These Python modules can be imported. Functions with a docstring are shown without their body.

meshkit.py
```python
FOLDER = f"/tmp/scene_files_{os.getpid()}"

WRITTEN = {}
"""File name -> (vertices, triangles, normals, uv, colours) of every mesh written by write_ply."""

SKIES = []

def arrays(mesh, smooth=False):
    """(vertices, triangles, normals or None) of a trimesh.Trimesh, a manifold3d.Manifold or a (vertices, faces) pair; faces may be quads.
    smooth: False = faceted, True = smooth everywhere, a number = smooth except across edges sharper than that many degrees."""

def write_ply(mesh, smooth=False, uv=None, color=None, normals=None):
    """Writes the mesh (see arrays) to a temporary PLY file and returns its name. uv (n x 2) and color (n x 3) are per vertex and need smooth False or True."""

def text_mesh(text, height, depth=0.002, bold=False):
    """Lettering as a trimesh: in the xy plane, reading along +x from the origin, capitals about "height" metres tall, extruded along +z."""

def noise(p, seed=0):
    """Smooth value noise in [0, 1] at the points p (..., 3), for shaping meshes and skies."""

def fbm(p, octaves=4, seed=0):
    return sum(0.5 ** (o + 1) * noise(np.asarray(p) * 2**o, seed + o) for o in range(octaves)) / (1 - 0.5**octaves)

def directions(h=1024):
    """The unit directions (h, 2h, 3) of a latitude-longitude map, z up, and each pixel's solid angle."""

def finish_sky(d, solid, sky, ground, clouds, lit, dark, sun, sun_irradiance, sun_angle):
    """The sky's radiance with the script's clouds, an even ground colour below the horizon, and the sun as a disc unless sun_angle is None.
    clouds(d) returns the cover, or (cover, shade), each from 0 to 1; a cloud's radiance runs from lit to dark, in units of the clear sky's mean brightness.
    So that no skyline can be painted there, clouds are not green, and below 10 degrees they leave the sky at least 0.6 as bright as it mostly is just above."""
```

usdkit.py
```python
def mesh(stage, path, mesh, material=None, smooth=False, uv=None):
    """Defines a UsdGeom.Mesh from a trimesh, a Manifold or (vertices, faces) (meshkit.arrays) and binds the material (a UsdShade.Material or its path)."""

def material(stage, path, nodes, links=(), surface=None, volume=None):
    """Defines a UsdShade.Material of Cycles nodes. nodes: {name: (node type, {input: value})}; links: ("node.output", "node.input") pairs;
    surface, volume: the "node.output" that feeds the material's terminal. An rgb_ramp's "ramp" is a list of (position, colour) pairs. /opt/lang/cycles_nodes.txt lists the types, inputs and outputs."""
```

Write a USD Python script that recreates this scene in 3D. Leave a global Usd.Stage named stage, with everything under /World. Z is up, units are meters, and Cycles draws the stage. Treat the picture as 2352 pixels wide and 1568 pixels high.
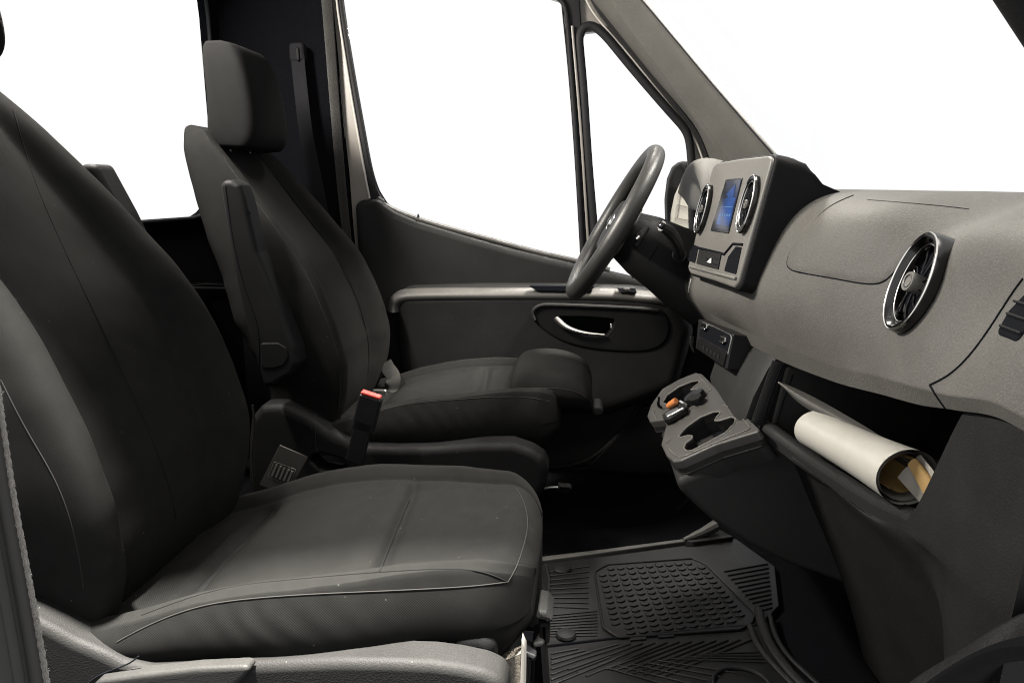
import math, random
import numpy as np, trimesh, mapbox_earcut, shapely
from shapely.geometry import Polygon
from scipy.interpolate import CubicSpline, PchipInterpolator
import usdkit, meshkit
from pxr import Usd, UsdGeom, UsdLux, UsdShade, Sdf, Gf, Vt

stage = Usd.Stage.CreateInMemory()
UsdGeom.SetStageUpAxis(stage, UsdGeom.Tokens.z)
UsdGeom.SetStageMetersPerUnit(stage, 1.0)
UsdGeom.Xform.Define(stage, '/World')
stage.SetDefaultPrim(stage.GetPrimAtPath('/World'))
rng = random.Random(7)

# ------------------------------------------------------------------ camera
PITCH, YAW = math.radians(11.97), math.radians(5.48)
CAM = np.array([0.0, 0.0, 1.0])
FPX = 1670.0                       # focal length in pixels of a 2352 px wide picture
FW = np.array([-math.sin(YAW) * math.cos(PITCH), math.cos(YAW) * math.cos(PITCH), -math.sin(PITCH)])
RT = np.array([math.cos(YAW), math.sin(YAW), 0.0])
UP = np.cross(RT, FW)
cam = UsdGeom.Camera.Define(stage, '/World/camera')
M4 = Gf.Matrix4d(*RT, 0, *UP, 0, *(-FW), 0, *CAM, 1)
cam.AddTransformOp().Set(M4)
cam.CreateHorizontalApertureAttr(36.0)
cam.CreateVerticalApertureAttr(36.0 * 682 / 1024)
cam.CreateFocalLengthAttr(36.0 * FPX / 2352)
cam.CreateClippingRangeAttr(Gf.Vec2f(0.02, 200))
cam.CreateExposureAttr(0.0)

# ------------------------------------------------------------------ light
sky_mat = usdkit.material(stage, '/World/Looks/white_sky', {'b': ('background_shader', {'color': (1.0, 1.0, 1.01), 'strength': 1.10})}, surface='b.background')
dome = UsdLux.DomeLight.Define(stage, '/World/sky')
UsdShade.MaterialBindingAPI.Apply(dome.GetPrim()).Bind(sky_mat)
dome.GetPrim().SetCustomDataByKey('kind', 'structure')
dome.GetPrim().SetCustomDataByKey('label', 'plain white background seen through all the windows')

def lamp(name, pos, target, w, h, inten, col):
    l = UsdLux.RectLight.Define(stage, '/World/' + name)
    z = np.array(pos, float) - np.array(target, float); z /= np.linalg.norm(z)
    x = np.cross([0, 1, 0.01], z); x /= np.linalg.norm(x); y = np.cross(z, x)
    l.AddTransformOp().Set(Gf.Matrix4d(*x, 0, *y, 0, *z, 0, *map(float, pos), 1))
    l.CreateWidthAttr(w); l.CreateHeightAttr(h); l.CreateIntensityAttr(inten); l.CreateColorAttr(Gf.Vec3f(*col))
    l.CreateNormalizeAttr(False)
    return l
def spot(name, pos, target, rad, inten, col, angle, soft):
    l = UsdLux.SphereLight.Define(stage, '/World/' + name)
    z = np.array(pos, float) - np.array(target, float); z /= np.linalg.norm(z)
    x = np.cross([0, 1, 0.01], z); x /= np.linalg.norm(x); y = np.cross(z, x)
    l.AddTransformOp().Set(Gf.Matrix4d(*x, 0, *y, 0, *z, 0, *map(float, pos), 1))
    l.CreateRadiusAttr(rad); l.CreateIntensityAttr(inten); l.CreateColorAttr(Gf.Vec3f(*col))
    sh = UsdLux.ShapingAPI.Apply(l.GetPrim()); sh.CreateShapingConeAngleAttr(angle); sh.CreateShapingConeSoftnessAttr(soft)
lamp('cab_roof_lamp', (-1.12, 1.55, 1.70), (0.1, 1.5, 0.6), 0.14, 0.50, 480.0, (1.0, 0.94, 0.86))
lamp('hall_lamp_front', (1.55, 1.35, 4.3), (-0.2, 1.3, 0.5), 1.2, 1.6, 32.0, (1.0, 0.95, 0.87))
spot('added_spot', (-0.75, 0.55, 5.5), (-0.42, 0.94, 0.45), 0.25, 9500.0, (1.0, 0.95, 0.87), 7.5, 0.7)  # added spot, cone narrowed to brighten the near side of the passenger cushion
spot('added_spot_001', (1.25, 1.2, 4.2), (-0.22, 1.13, 0.47), 0.22, 1450.0, (1.0, 0.95, 0.87), 7.0, 1.0)  # added spot that brightens the middle of the passenger cushion
spot('added_spot_002', (1.7, 2.15, 3.6), (-0.12, 2.33, 0.66), 0.22, 2300.0, (1.0, 0.95, 0.87), 9.0, 0.9)  # added spot that brightens the driver door ledge and the wheel
lamp('hall_lamp_far', (-0.1, 4.3, 3.6), (-0.1, 2.35, 0.65), 0.9, 0.5, 120.0, (1.0, 0.95, 0.87))

# ------------------------------------------------------------------ pixel to point (a traced outline put at its own distance)
def ray(u, v): return FW + RT * (u - 1176) / FPX - UP * (v - 784) / FPX
def U(u, v, Y): d = ray(u, v); return CAM + d * Y / d[1]
def UX(u, v, X): d = ray(u, v); return CAM + d * X / d[0]
def UZ(u, v, Z): d = ray(u, v); return CAM + d * (Z - 1) / d[2]
def xz(pts, Y): return [tuple(U(u, v, Y)[[0, 2]]) for u, v in pts]

# ------------------------------------------------------------------ materials
def mat(name, color, rough=0.5, bump=None, var=0.12, vscale=9.0, spec=0.5, metallic=0.0, sheen=0.0, bstr=0.25, wear=0.0, coat=0.0):
    c = np.array(color, float)
    n = {'p': ('principled_bsdf', {'roughness': rough, 'specular_ior_level': spec, 'metallic': metallic, 'sheen_weight': sheen, 'sheen_roughness': 0.45, 'coat_weight': coat}),
         'g': ('geometry', {}),
         'n1': ('noise_texture', {'scale': vscale, 'detail': 5.0, 'roughness': 0.6}),
         'r1': ('rgb_ramp', {'ramp': [(0.25, tuple(c * (1 - var))), (0.75, tuple(c * (1 + var)))]})}
    l = [('g.position', 'n1.vector'), ('n1.fac', 'r1.fac'), ('r1.color', 'p.base_color')]
    h = None
    if bump == 'grain':           # fine moulded plastic grain
        n['b1'] = ('voronoi_texture', {'scale': 420.0, 'feature': 'smooth_f1', 'smoothness': 0.6})
        n['b2'] = ('noise_texture', {'scale': 700.0, 'detail': 2.0})
        l += [('g.position', 'b1.vector'), ('g.position', 'b2.vector')]
        n['hm'] = ('mix_float', {'fac': 0.45})
        l += [('b1.distance', 'hm.a'), ('b2.fac', 'hm.b')]; h = 'hm.result'; dist = 0.0011
    if bump == 'leather':
        n['b1'] = ('voronoi_texture', {'scale': 210.0, 'feature': 'distance_to_edge'})
        n['b2'] = ('noise_texture', {'scale': 330.0, 'detail': 3.0, 'distortion': 0.6})
        l += [('g.position', 'b1.vector'), ('g.position', 'b2.vector')]
        n['hm'] = ('mix_float', {'fac': 0.6})
        l += [('b1.distance', 'hm.a'), ('b2.fac', 'hm.b')]; h = 'hm.result'; dist = 0.0016
    if bump == 'weave':
        n['b1'] = ('wave_texture', {'scale': 150.0, 'bands_direction': 'diagonal', 'distortion': 2.0, 'detail': 2.0})
        n['b2'] = ('noise_texture', {'scale': 420.0, 'detail': 4.0, 'roughness': 0.8})
        l += [('g.position', 'b1.vector'), ('g.position', 'b2.vector')]
        n['hm'] = ('mix_float', {'fac': 0.72})
        l += [('b1.fac', 'hm.a'), ('b2.fac', 'hm.b')]; h = 'hm.result'; dist = 0.0007
    if bump == 'carpet':
        n['b1'] = ('noise_texture', {'scale': 260.0, 'detail': 4.0, 'roughness': 0.8})
        l += [('g.position', 'b1.vector')]; h = 'b1.fac'; dist = 0.006
    if bump == 'soft':
        n['b1'] = ('noise_texture', {'scale': 55.0, 'detail': 3.0})
        l += [('g.position', 'b1.vector')]; h = 'b1.fac'; dist = 0.002
    if h:
        n['bp'] = ('bump', {'strength': bstr, 'distance': dist})
        l += [(h, 'bp.height'), ('bp.normal', 'p.normal')]
        # the relief also carries a little tone (threads, grain)
        n['tn'] = ('map_range', {'from_min': 0.25, 'from_max': 0.75, 'to_min': {'carpet': 0.6, 'weave': 0.62, 'leather': 0.8, 'grain': 0.8, 'soft': 0.96}.get(bump, 0.85), 'to_max': {'carpet': 1.4, 'weave': 1.38, 'leather': 1.2, 'grain': 1.2, 'soft': 1.04}.get(bump, 1.15)})
        n['mx'] = ('mix_color', {'blend_type': 'multiply', 'fac': 1.0, 'use_clamp': False})
        n['cc'] = ('combine_color', {})
        l += [(h, 'tn.value'), ('tn.result', 'cc.r'), ('tn.result', 'cc.g'), ('tn.result', 'cc.b'), ('cc.color', 'mx.b'), ('r1.color', 'mx.a')]
        l = [x for x in l if x != ('r1.color', 'p.base_color')] + [('mx.result', 'p.base_color')]
        last = 'mx.result'
    else:
        last = 'r1.color'
    if wear:                      # dust specks and lint
        n['w1'] = ('voronoi_texture', {'scale': 34.0, 'randomness': 1.0})
        n['wr'] = ('map_range', {'from_min': 0.028, 'from_max': 0.045, 'to_min': wear, 'to_max': 0.0, 'clamp': True})
        n['wm'] = ('mix_color', {'b': (0.45, 0.43, 0.4)})
        l = [x for x in l if x[1] != 'p.base_color'] + [('g.position', 'w1.vector'), ('w1.distance', 'wr.value'), ('wr.result', 'wm.fac'), (last, 'wm.a'), ('wm.result', 'p.base_color')]
    # uneven gloss
    n['rr'] = ('map_range', {'from_min': 0.3, 'from_max': 0.7, 'to_min': max(0.02, rough - 0.06), 'to_max': min(1.0, rough + 0.06)})
    l += [('n1.fac', 'rr.value'), ('rr.result', 'p.roughness')]
    return usdkit.material(stage, '/World/Looks/' + name, n, l, surface='p.BSDF')

MT = dict(
    fabric=mat('seat_fabric', (0.0086, 0.0086, 0.0083), 0.95, 'weave', spec=0.025, bstr=0.6, wear=0.14, var=0.16, vscale=45.0),
    fabric_side=mat('seat_side_fabric', (0.0068, 0.0068, 0.0068), 0.95, 'weave', spec=0.025, bstr=0.6, var=0.16, vscale=45.0),
    stitch=mat('stitch_thread', (0.017, 0.0168, 0.016), 0.9, spec=0.1),
    seam_dark=mat('seam_shadow_cord', (0.008, 0.008, 0.008), 0.95, spec=0.05),
    trim=mat('trim_plastic', (0.0115, 0.0114, 0.0112), 0.6, 'grain', bstr=0.5, spec=0.10, wear=0.06),
    trim_dark=mat('dark_plastic', (0.0060, 0.0060, 0.0062), 0.6, 'grain', bstr=0.4, spec=0.08),
    dash=mat('dash_plastic', (0.080, 0.077, 0.0705), 0.6, 'leather', bstr=0.7, spec=0.15),
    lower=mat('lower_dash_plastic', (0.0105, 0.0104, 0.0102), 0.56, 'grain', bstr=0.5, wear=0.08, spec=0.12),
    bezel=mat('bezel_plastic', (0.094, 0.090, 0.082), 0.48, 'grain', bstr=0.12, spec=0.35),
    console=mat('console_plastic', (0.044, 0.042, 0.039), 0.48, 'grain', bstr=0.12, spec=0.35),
    black=mat('black_plastic', (0.008, 0.008, 0.009), 0.38, spec=0.35),
    gloss=mat('piano_black', (0.006, 0.006, 0.007), 0.16, spec=0.45),
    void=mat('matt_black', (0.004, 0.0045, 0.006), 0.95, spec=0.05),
    chrome=mat('chrome', (0.75, 0.73, 0.70), 0.14, metallic=1.0, var=0.03),
    seal_grey=mat('worn_seal_rubber', (0.018, 0.0175, 0.0165), 0.5, 'soft', bstr=0.2, spec=0.25),
    stack=mat('centre_stack_plastic', (0.019, 0.0188, 0.0182), 0.58, 'grain', bstr=0.4, spec=0.14),
    satin=mat('satin_metal', (0.055, 0.054, 0.052), 0.55, metallic=1.0, var=0.05),
    smoke=mat('smoked_chrome', (0.05, 0.049, 0.048), 0.2, metallic=1.0, var=0.05),
    steel=mat('brushed_steel', (0.55, 0.54, 0.52), 0.32, metallic=1.0),
    rubber=mat('rubber_seal', (0.009, 0.009, 0.010), 0.65, spec=0.2),
    rubber_grey=mat('grey_rubber', (0.045, 0.0435, 0.040), 0.5, 'soft', bstr=0.2, spec=0.3),
    matt=mat('mat_rubber', (0.0033, 0.0033, 0.0036), 0.55, 'grain', bstr=0.3, wear=0.1, spec=0.22),
    paint=mat('body_paint', (0.17, 0.157, 0.14), 0.4, var=0.04),
    paint_white=mat('white_paint', (0.34, 0.325, 0.295), 0.4, var=0.04),
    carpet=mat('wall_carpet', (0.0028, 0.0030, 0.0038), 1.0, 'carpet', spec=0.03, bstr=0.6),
    carpet_lit=mat('lit_pile_carpet', (0.030, 0.029, 0.027), 1.0, 'carpet', spec=0.05, sheen=0.15, bstr=1.0, var=0.3),
    speckle=mat('speckled_carpet', (0.22, 0.2, 0.17), 1.0, 'carpet', spec=0.05, bstr=1.0, var=0.5, vscale=320.0),
    rope=mat('seal_pile', (0.10, 0.092, 0.082), 1.0, 'carpet', spec=0.1, sheen=0.4, bstr=1.0, var=0.4, vscale=180.0),
    liner=mat('headliner_cloth', (0.42, 0.41, 0.39), 0.95, 'carpet', bstr=0.2),
    pillar=mat('pillar_cloth', (0.082, 0.080, 0.072), 0.85, 'grain', bstr=0.35, spec=0.15),
    red=mat('red_button', (0.42, 0.045, 0.035), 0.35),
    orange=mat('orange_plastic', (0.45, 0.16, 0.05), 0.4),
    webbing=mat('belt_webbing', (0.005, 0.005, 0.006), 0.8, 'weave', bstr=0.4, spec=0.1),
    webbing_grey=mat('grey_webbing', (0.024, 0.0235, 0.022), 0.8, 'weave', bstr=0.6, spec=0.15),
    tag=mat('grey_label', (0.036, 0.035, 0.032), 0.6, spec=0.2),
    tag_ink=mat('label_ink', (0.10, 0.096, 0.088), 0.6, spec=0.2),
    tag_brown=mat('brown_label', (0.11, 0.085, 0.07), 0.6, spec=0.2),
    paper=mat('cream_paper', (0.31, 0.30, 0.268), 0.42, 'soft', bstr=0.04, var=0.03, spec=0.45, coat=0.25),
    manila=mat('manila_paper', (0.26, 0.165, 0.06), 0.7, 'soft', bstr=0.2, spec=0.2),
    paper_grey=mat('grey_card', (0.20, 0.185, 0.16), 0.7, spec=0.2),
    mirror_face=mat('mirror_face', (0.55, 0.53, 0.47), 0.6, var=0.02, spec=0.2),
    ink=mat('dark_print', (0.02, 0.02, 0.02), 0.5),
    icon=mat('light_print', (0.55, 0.54, 0.5), 0.5),
    wheel=mat('wheel_leather', (0.019, 0.0185, 0.017), 0.44, 'leather', bstr=0.25, spec=0.35),
)
MT['glass'] = usdkit.material(stage, '/World/Looks/pane_glass', {
    't': ('transparent_bsdf', {'color': (0.99, 0.99, 0.99)}), 'gl': ('glossy_bsdf', {'roughness': 0.0, 'color': (1, 1, 1)}),
    'f': ('layer_weight', {'blend': 0.5}), 'pw': ('math', {'math_type': 'power', 'value2': 4.0}), 'sc': ('math', {'math_type': 'multiply_add', 'value2': 0.10, 'value3': 0.01}), 'm': ('mix_closure', {})},
    [('f.facing', 'pw.value1'), ('pw.value', 'sc.value1'), ('sc.value', 'm.fac'), ('t.BSDF', 'm.closure1'), ('gl.BSDF', 'm.closure2')], surface='m.closure')
def screen_mat(name, c0, c1, s):
    return usdkit.material(stage, '/World/Looks/' + name, {
        'g': ('geometry', {}), 'n': ('noise_texture', {'scale': 22.0, 'detail': 2.0}), 'r': ('rgb_ramp', {'ramp': [(0.35, c0), (0.65, c1)]}),
        'p': ('principled_bsdf', {'base_color': (0.01, 0.01, 0.012), 'roughness': 0.12, 'emission_strength': s})},
        [('g.position', 'n.vector'), ('n.fac', 'r.fac'), ('r.color', 'p.emission_color')], surface='p.BSDF')
MT['screen'] = screen_mat('screen_glow', (0.004, 0.008, 0.02), (0.005, 0.02, 0.07), 1.0)
MT['screen_blue'] = screen_mat('screen_blue_glow', (0.004, 0.03, 0.13), (0.008, 0.085, 0.34), 1.0)
MT['screen_pale'] = screen_mat('screen_pale_glow', (0.05, 0.13, 0.3), (0.10, 0.22, 0.42), 1.0)

# ------------------------------------------------------------------ prims
NAMES, BASE = {}, {}
def numbered(parent, name):
    k = NAMES.get((parent, name), 0); NAMES[(parent, name)] = k + 1
    return name if k == 0 else f'{name}_{k:03d}'
def meta(p, label=None, cat=None, group=None, kind=None):
    for k, v in (('label', label), ('category', cat), ('group', group), ('kind', kind)):
        if v: p.SetCustomDataByKey(k, v)
def thing(name, label, cat, loc, group=None):
    path = '/World/' + numbered('/World', name)
    x = UsdGeom.Xform.Define(stage, path); x.AddTranslateOp().Set(Gf.Vec3d(*map(float, loc)))
    meta(x.GetPrim(), label, cat, group); BASE[path] = np.array(loc, float)
    return path
def obj(name, m, material, parent='/World', smooth=35, label=None, cat=None, kind=None, group=None):
    if isinstance(m, (list, tuple)): m = trimesh.util.concatenate(m)
    path = parent + '/' + numbered(parent, name)
    b = BASE.get(parent, np.zeros(3)); BASE[path] = b
    m = m.copy(); m.vertices = m.vertices - b
    p = usdkit.mesh(stage, path, m, MT[material], smooth=smooth)
    meta(p.GetPrim(), label, cat, group, kind)
    return path

# ------------------------------------------------------------------ shapes
def sm(pts, n=40, closed=False):
    p = np.array(pts, float)
    if closed: p = np.vstack([p, p[:1]])
    d = np.concatenate([[0], np.cumsum(np.maximum(np.linalg.norm(np.diff(p, axis=0), axis=1), 1e-6) ** 0.6)])
    cs = CubicSpline(d, p, bc_type='periodic' if closed else 'natural')
    return cs(np.linspace(0, d[-1], n + (1 if closed else 0)))[:n]
def resample(p, n, closed=False):
    p = np.array(p, float)
    if closed: p = np.vstack([p, p[:1]])
    d = np.concatenate([[0], np.cumsum(np.linalg.norm(np.diff(p, axis=0), axis=1))])
    t = np.linspace(0, d[-1], n + 1)[:n] if closed else np.linspace(0, d[-1], n)
    return np.stack([np.interp(t, d, p[:, k]) for k in range(p.shape[1])], 1)
def fixvol(m):
    if m.volume < 0: m.invert()
    return m
def loft(S, cap=True):
    S = np.asarray(S, float); n, k, _ = S.shape
    i, j = np.meshgrid(np.arange(n - 1), np.arange(k), indexing='ij'); j2 = (j + 1) % k
    a, b, c, d = i * k + j, i * k + j2, (i + 1) * k + j2, (i + 1) * k + j
    f = np.concatenate([np.stack([a, b, c], -1).reshape(-1, 3), np.stack([a, c, d], -1).reshape(-1, 3)])
    v = S.reshape(-1, 3)
    if cap:
        v = np.vstack([v, S[0].mean(0), S[-1].mean(0)]); q = np.arange(k); q2 = (q + 1) % k
        f = np.vstack([f, np.stack([q2, q, np.full(k, n * k)], 1), np.stack([(n - 1) * k + q, (n - 1) * k + q2, np.full(k, n * k + 1)], 1)])
    return fixvol(trimesh.Trimesh(v, f, process=False))
def earcap(P2):                   # loop caps that are not star shaped
    return mapbox_earcut.triangulate_float64(np.asarray(P2, float), np.array([len(P2)])).reshape(-1, 3).astype(int)
def loft_ear(S, plane):           # as loft, ends triangulated in the given coordinate pair
    m = loft(S, cap=False); n, k = S.shape[:2]
    e = earcap(S[0][:, plane]); e2 = earcap(S[-1][:, plane]) + (n - 1) * k
    m = trimesh.Trimesh(m.vertices, np.vstack([m.faces, e, e2[:, ::-1]]), process=False)
    trimesh.repair.fix_normals(m)
    return m
def tube(path, r, closed=False, n=10, sq=None, up=None):
    p = np.array(path, float); k = len(p); r = np.broadcast_to(np.asarray(r, float), (k,))
    t = np.gradient(p, axis=0) if not closed else np.roll(p, -1, 0) - np.roll(p, 1, 0)
    t /= np.maximum(np.linalg.norm(t, axis=1, keepdims=True), 1e-9)
    a = np.array(up if up is not None else ([0, 0, 1.0] if abs(t[0][2]) < 0.9 else [1.0, 0, 0]))
    rings = []; x = None
    for i in range(k):
        x = (a if (x is None or up is not None) else x); x = x - t[i] * (x @ t[i]); x /= max(np.linalg.norm(x), 1e-9); y = np.cross(t[i], x)
        q = np.linspace(0, 2 * np.pi, n, endpoint=False)
        rings.append(p[i] + r[i] * (np.cos(q)[:, None] * x * (sq or 1.0) + np.sin(q)[:, None] * y))
    S = np.array(rings)
    if closed: return loft(np.concatenate([S, S[:1]]), cap=False)
    return loft(S)
def rp(pts, r, step=None):        # outline with rounded corners
    g = Polygon(pts)
    if not g.is_valid: g = g.buffer(0)
    g = g.buffer(-r, quad_segs=8).buffer(2 * r, quad_segs=8).buffer(-r, quad_segs=8)
    if g.geom_type != 'Polygon': g = max(g.geoms, key=lambda q: q.area)
    c = np.array(g.exterior.coords)[:-1]
    if step: c = resample(c, max(12, int(g.exterior.length / step)), True)
    return c
FRONT = (np.array([1.0, 0, 0]), np.array([0, 0, 1.0]), np.array([0, -1.0, 0]))
def slab(outer, depth, at, bev=0.0, holes=(), frame=FRONT, seg=4, hbev=None):
    """outline (in frame coordinates) with rounded front edge; front face at 'at' along the frame's normal, extends backwards by depth"""
    ex, ey, nn = frame
    rings = [np.array(outer, float)] + [np.array(h, float) for h in holes]
    V, F, off = [], [], 0; ends, front = [], []
    for q, R in enumerate(rings):
        area = 0.5 * np.sum(R[:, 0] * np.roll(R[:, 1], -1) - np.roll(R[:, 0], -1) * R[:, 1])
        if (area > 0) != (q == 0): R = R[::-1]
        t = np.roll(R, -1, 0) - R; t /= np.maximum(np.linalg.norm(t, axis=1, keepdims=True), 1e-12)
        tn = np.roll(t, 1, 0) + t; tn /= np.maximum(np.linalg.norm(tn, axis=1, keepdims=True), 1e-12)
        nin = np.stack([-tn[:, 1], tn[:, 0]], 1)
        b = bev if (q == 0 or hbev is None) else hbev
        lev = [(0.0, depth)] + ([(b * (1 - math.cos(a)), b * (1 - math.sin(a))) for a in np.linspace(0, math.pi / 2, seg + 1)] if b > 0 else [(0.0, 0.0)])
        m = len(R); base = off
        for ins, dp in lev:
            P = R + nin * ins
            V.append(P[:, :1] * ex + P[:, 1:] * ey + nn * (at - dp))
        L = len(lev)
        for i in range(L - 1):
            j = np.arange(m); j2 = (j + 1) % m
            a, b_, c, d = base + i * m + j, base + i * m + j2, base + (i + 1) * m + j2, base + (i + 1) * m + j
            F += [np.stack([a, b_, c], 1), np.stack([a, c, d], 1)]
        front.append((base + (L - 1) * m, R + nin * lev[-1][0])); ends.append((base, R)); off += L * m
    for lst, flip in ((front, False), (ends, True)):
        P = np.vstack([x[1] for x in lst]); idx = np.concatenate([x[0] + np.arange(len(x[1])) for x in lst])
        e = mapbox_earcut.triangulate_float64(P, np.cumsum([len(x[1]) for x in lst])).reshape(-1, 3).astype(int)
        e = idx[e]
        F.append(e[:, ::-1] if flip else e)
    m = trimesh.Trimesh(np.vstack(V), np.vstack(F), process=False)
    trimesh.repair.fix_normals(m)
    return fixvol(m)
def pslab(pts, Y, depth, bev=0.0, r=0.0, holes=(), step=None, hbev=None, frame=FRONT):
    """traced outline at depth plane Y (front face), going back by depth"""
    o = xz(pts, Y); o = rp(o, r, step) if r else np.array(o)
    return slab(o, depth, -Y, bev, [rp(xz(h, Y), hr, step) if hr else np.array(xz(h, Y)) for h, hr in holes], hbev=hbev)
def box(c, s, bev=0.0, rot=None):
    o = rp([(-s[0] / 2, -s[2] / 2), (s[0] / 2, -s[2] / 2), (s[0] / 2, s[2] / 2), (-s[0] / 2, s[2] / 2)], max(bev, 1e-4) * 1.3)
    a = slab(o, s[1], s[1] / 2, bev)
    if rot is not None: a.vertices = a.vertices @ np.array(rot).T
    a.vertices += np.array(c); return a
def frame_box(o, ex, ey, ez, size, bev=0.001, r=None):
    """box with its front-left-bottom frame: ex right, ey up, ez towards the viewer (front face at ez*0)"""
    w, h, d = size
    out = rp([(-w / 2, -h / 2), (w / 2, -h / 2), (w / 2, h / 2), (-w / 2, h / 2)], r or bev * 1.3)
    m = slab(out, d, 0.0, bev, frame=(np.array(ex), np.array(ey), np.array(ez))); m.vertices += np.array(o); return m
def hits(mesh, uv):
    V, Fc = mesh.vertices, mesh.faces; a = V[Fc[:, 0]]; e1 = V[Fc[:, 1]] - a; e2 = V[Fc[:, 2]] - a; s = CAM - a; q = np.cross(s, e1); tt = np.einsum('ij,ij->i', e2, q)
    out, nor = [], []
    for u, v in uv:
        d = ray(u, v); h = np.cross(d, e2); det = np.einsum('ij,ij->i', e1, h); det = np.where(np.abs(det) < 1e-14, 1e-14, det)
        b1 = np.einsum('ij,ij->i', s, h) / det; b2 = (q @ d) / det; t = tt / det
        ok = (b1 >= -1e-6) & (b2 >= -1e-6) & (b1 + b2 <= 1 + 1e-6) & (t > 0.05)
        if not ok.any(): continue
        k = np.argmin(np.where(ok, t, 9e9)); out.append(CAM + d * t[k]); nn = np.cross(e1[k], e2[k]); nn /= np.linalg.norm(nn)
        nor.append(nn if nn @ d < 0 else -nn)
    return np.array(out), np.array(nor)
def seam(mesh, uv, r=0.0012, n=60, lift=0.0, closed=False, smooth=True):
    p, nr = hits(mesh, sm(uv, n, closed) if smooth else resample(uv, n, closed))
    return tube(p + nr * lift, r, closed, 6)
def catw(x, xs, ys): return PchipInterpolator(xs, ys)(x)
def sstep(a, b, x): t = np.clip((x - a) / (b - a), 0, 1); return t * t * (3 - 2 * t)

# ================================================================== structure: the cab shell
YD = 2.42                                         # inner face of the driver's door
obj('cab_floor', box((-0.1, 1.55, 0.0), (2.6, 2.0, 0.08)), 'carpet', kind='structure', label='dark cab floor under the mat and the seats')
def panel_x(Y0, Y1, z0, z1, X, hole=None, depth=0.03):   # a wall across the van, outline in (Y, z)
    fr = (np.array([0, 1.0, 0]), np.array([0, 0, 1.0]), np.array([1.0, 0, 0]))
    return slab([(Y0, z0), (Y1, z0), (Y1, z1), (Y0, z1)], depth, X, 0, [hole] if hole is not None else (), frame=fr)
bw = rp([(1.02, 0.91), (2.375, 0.905), (2.375, 1.74), (1.02, 1.74)], 0.20)
th = thing('bulkhead', 'black carpeted bulkhead behind both seats with a wide rounded window', 'partition', (-1.2, 1.6, 0.05))
obj('wall_panel', panel_x(0.70, 2.50, 0.04, 1.80, -1.2, bw), 'carpet', th)
obj('window_pane', panel_x(1.0, 2.39, 0.88, 1.76, -1.212, None, 0.005), 'glass', th, smooth=False)
wl = np.array([(-1.2, y, z) for y, z in bw])
obj('window_seal', tube(wl, 0.006, True), 'rubber', th)
sh = U(405, 660, 2.0)
s0 = [UX(u, v, -1.12) for u, v in [(380, 657), (525, 660), (522, 688), (470, 700), (400, 702)]]
fr = (np.array([0, 1.0, 0]), np.array([0, 0, 1.0]), np.array([1.0, 0, 0]))
t2 = thing('storage_ledge', 'grey plastic ledge on the black bulkhead between the two seats', 'shelf', (-1.12, s0[0][1], s0[0][2]))
obj('ledge', slab(rp([(p[1], p[2]) for p in s0], 0.008), 0.085, -1.12, 0.006, frame=fr), 'trim_dark', t2)
obj('ledge_rail', tube([UX(u, v, -1.13) for u, v in [(385, 652), (430, 653), (480, 650), (515, 653)]], 0.003), 'chrome', t2)

th = thing('roof', 'pale cloth lined roof over the cab with its lamp', 'roof', (-0.5, 1.55, 1.76))
obj('headliner', box((-0.56, 1.725, 1.80), (1.32, 1.73, 0.06), 0.02), 'liner', th)  # unseen; near edge drawn inboard so the added spot reaches the seat
lampb = obj('lamp_housing', box((-1.09, 1.55, 1.745), (0.20, 0.56, 0.045), 0.012), 'trim_dark', th)

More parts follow.
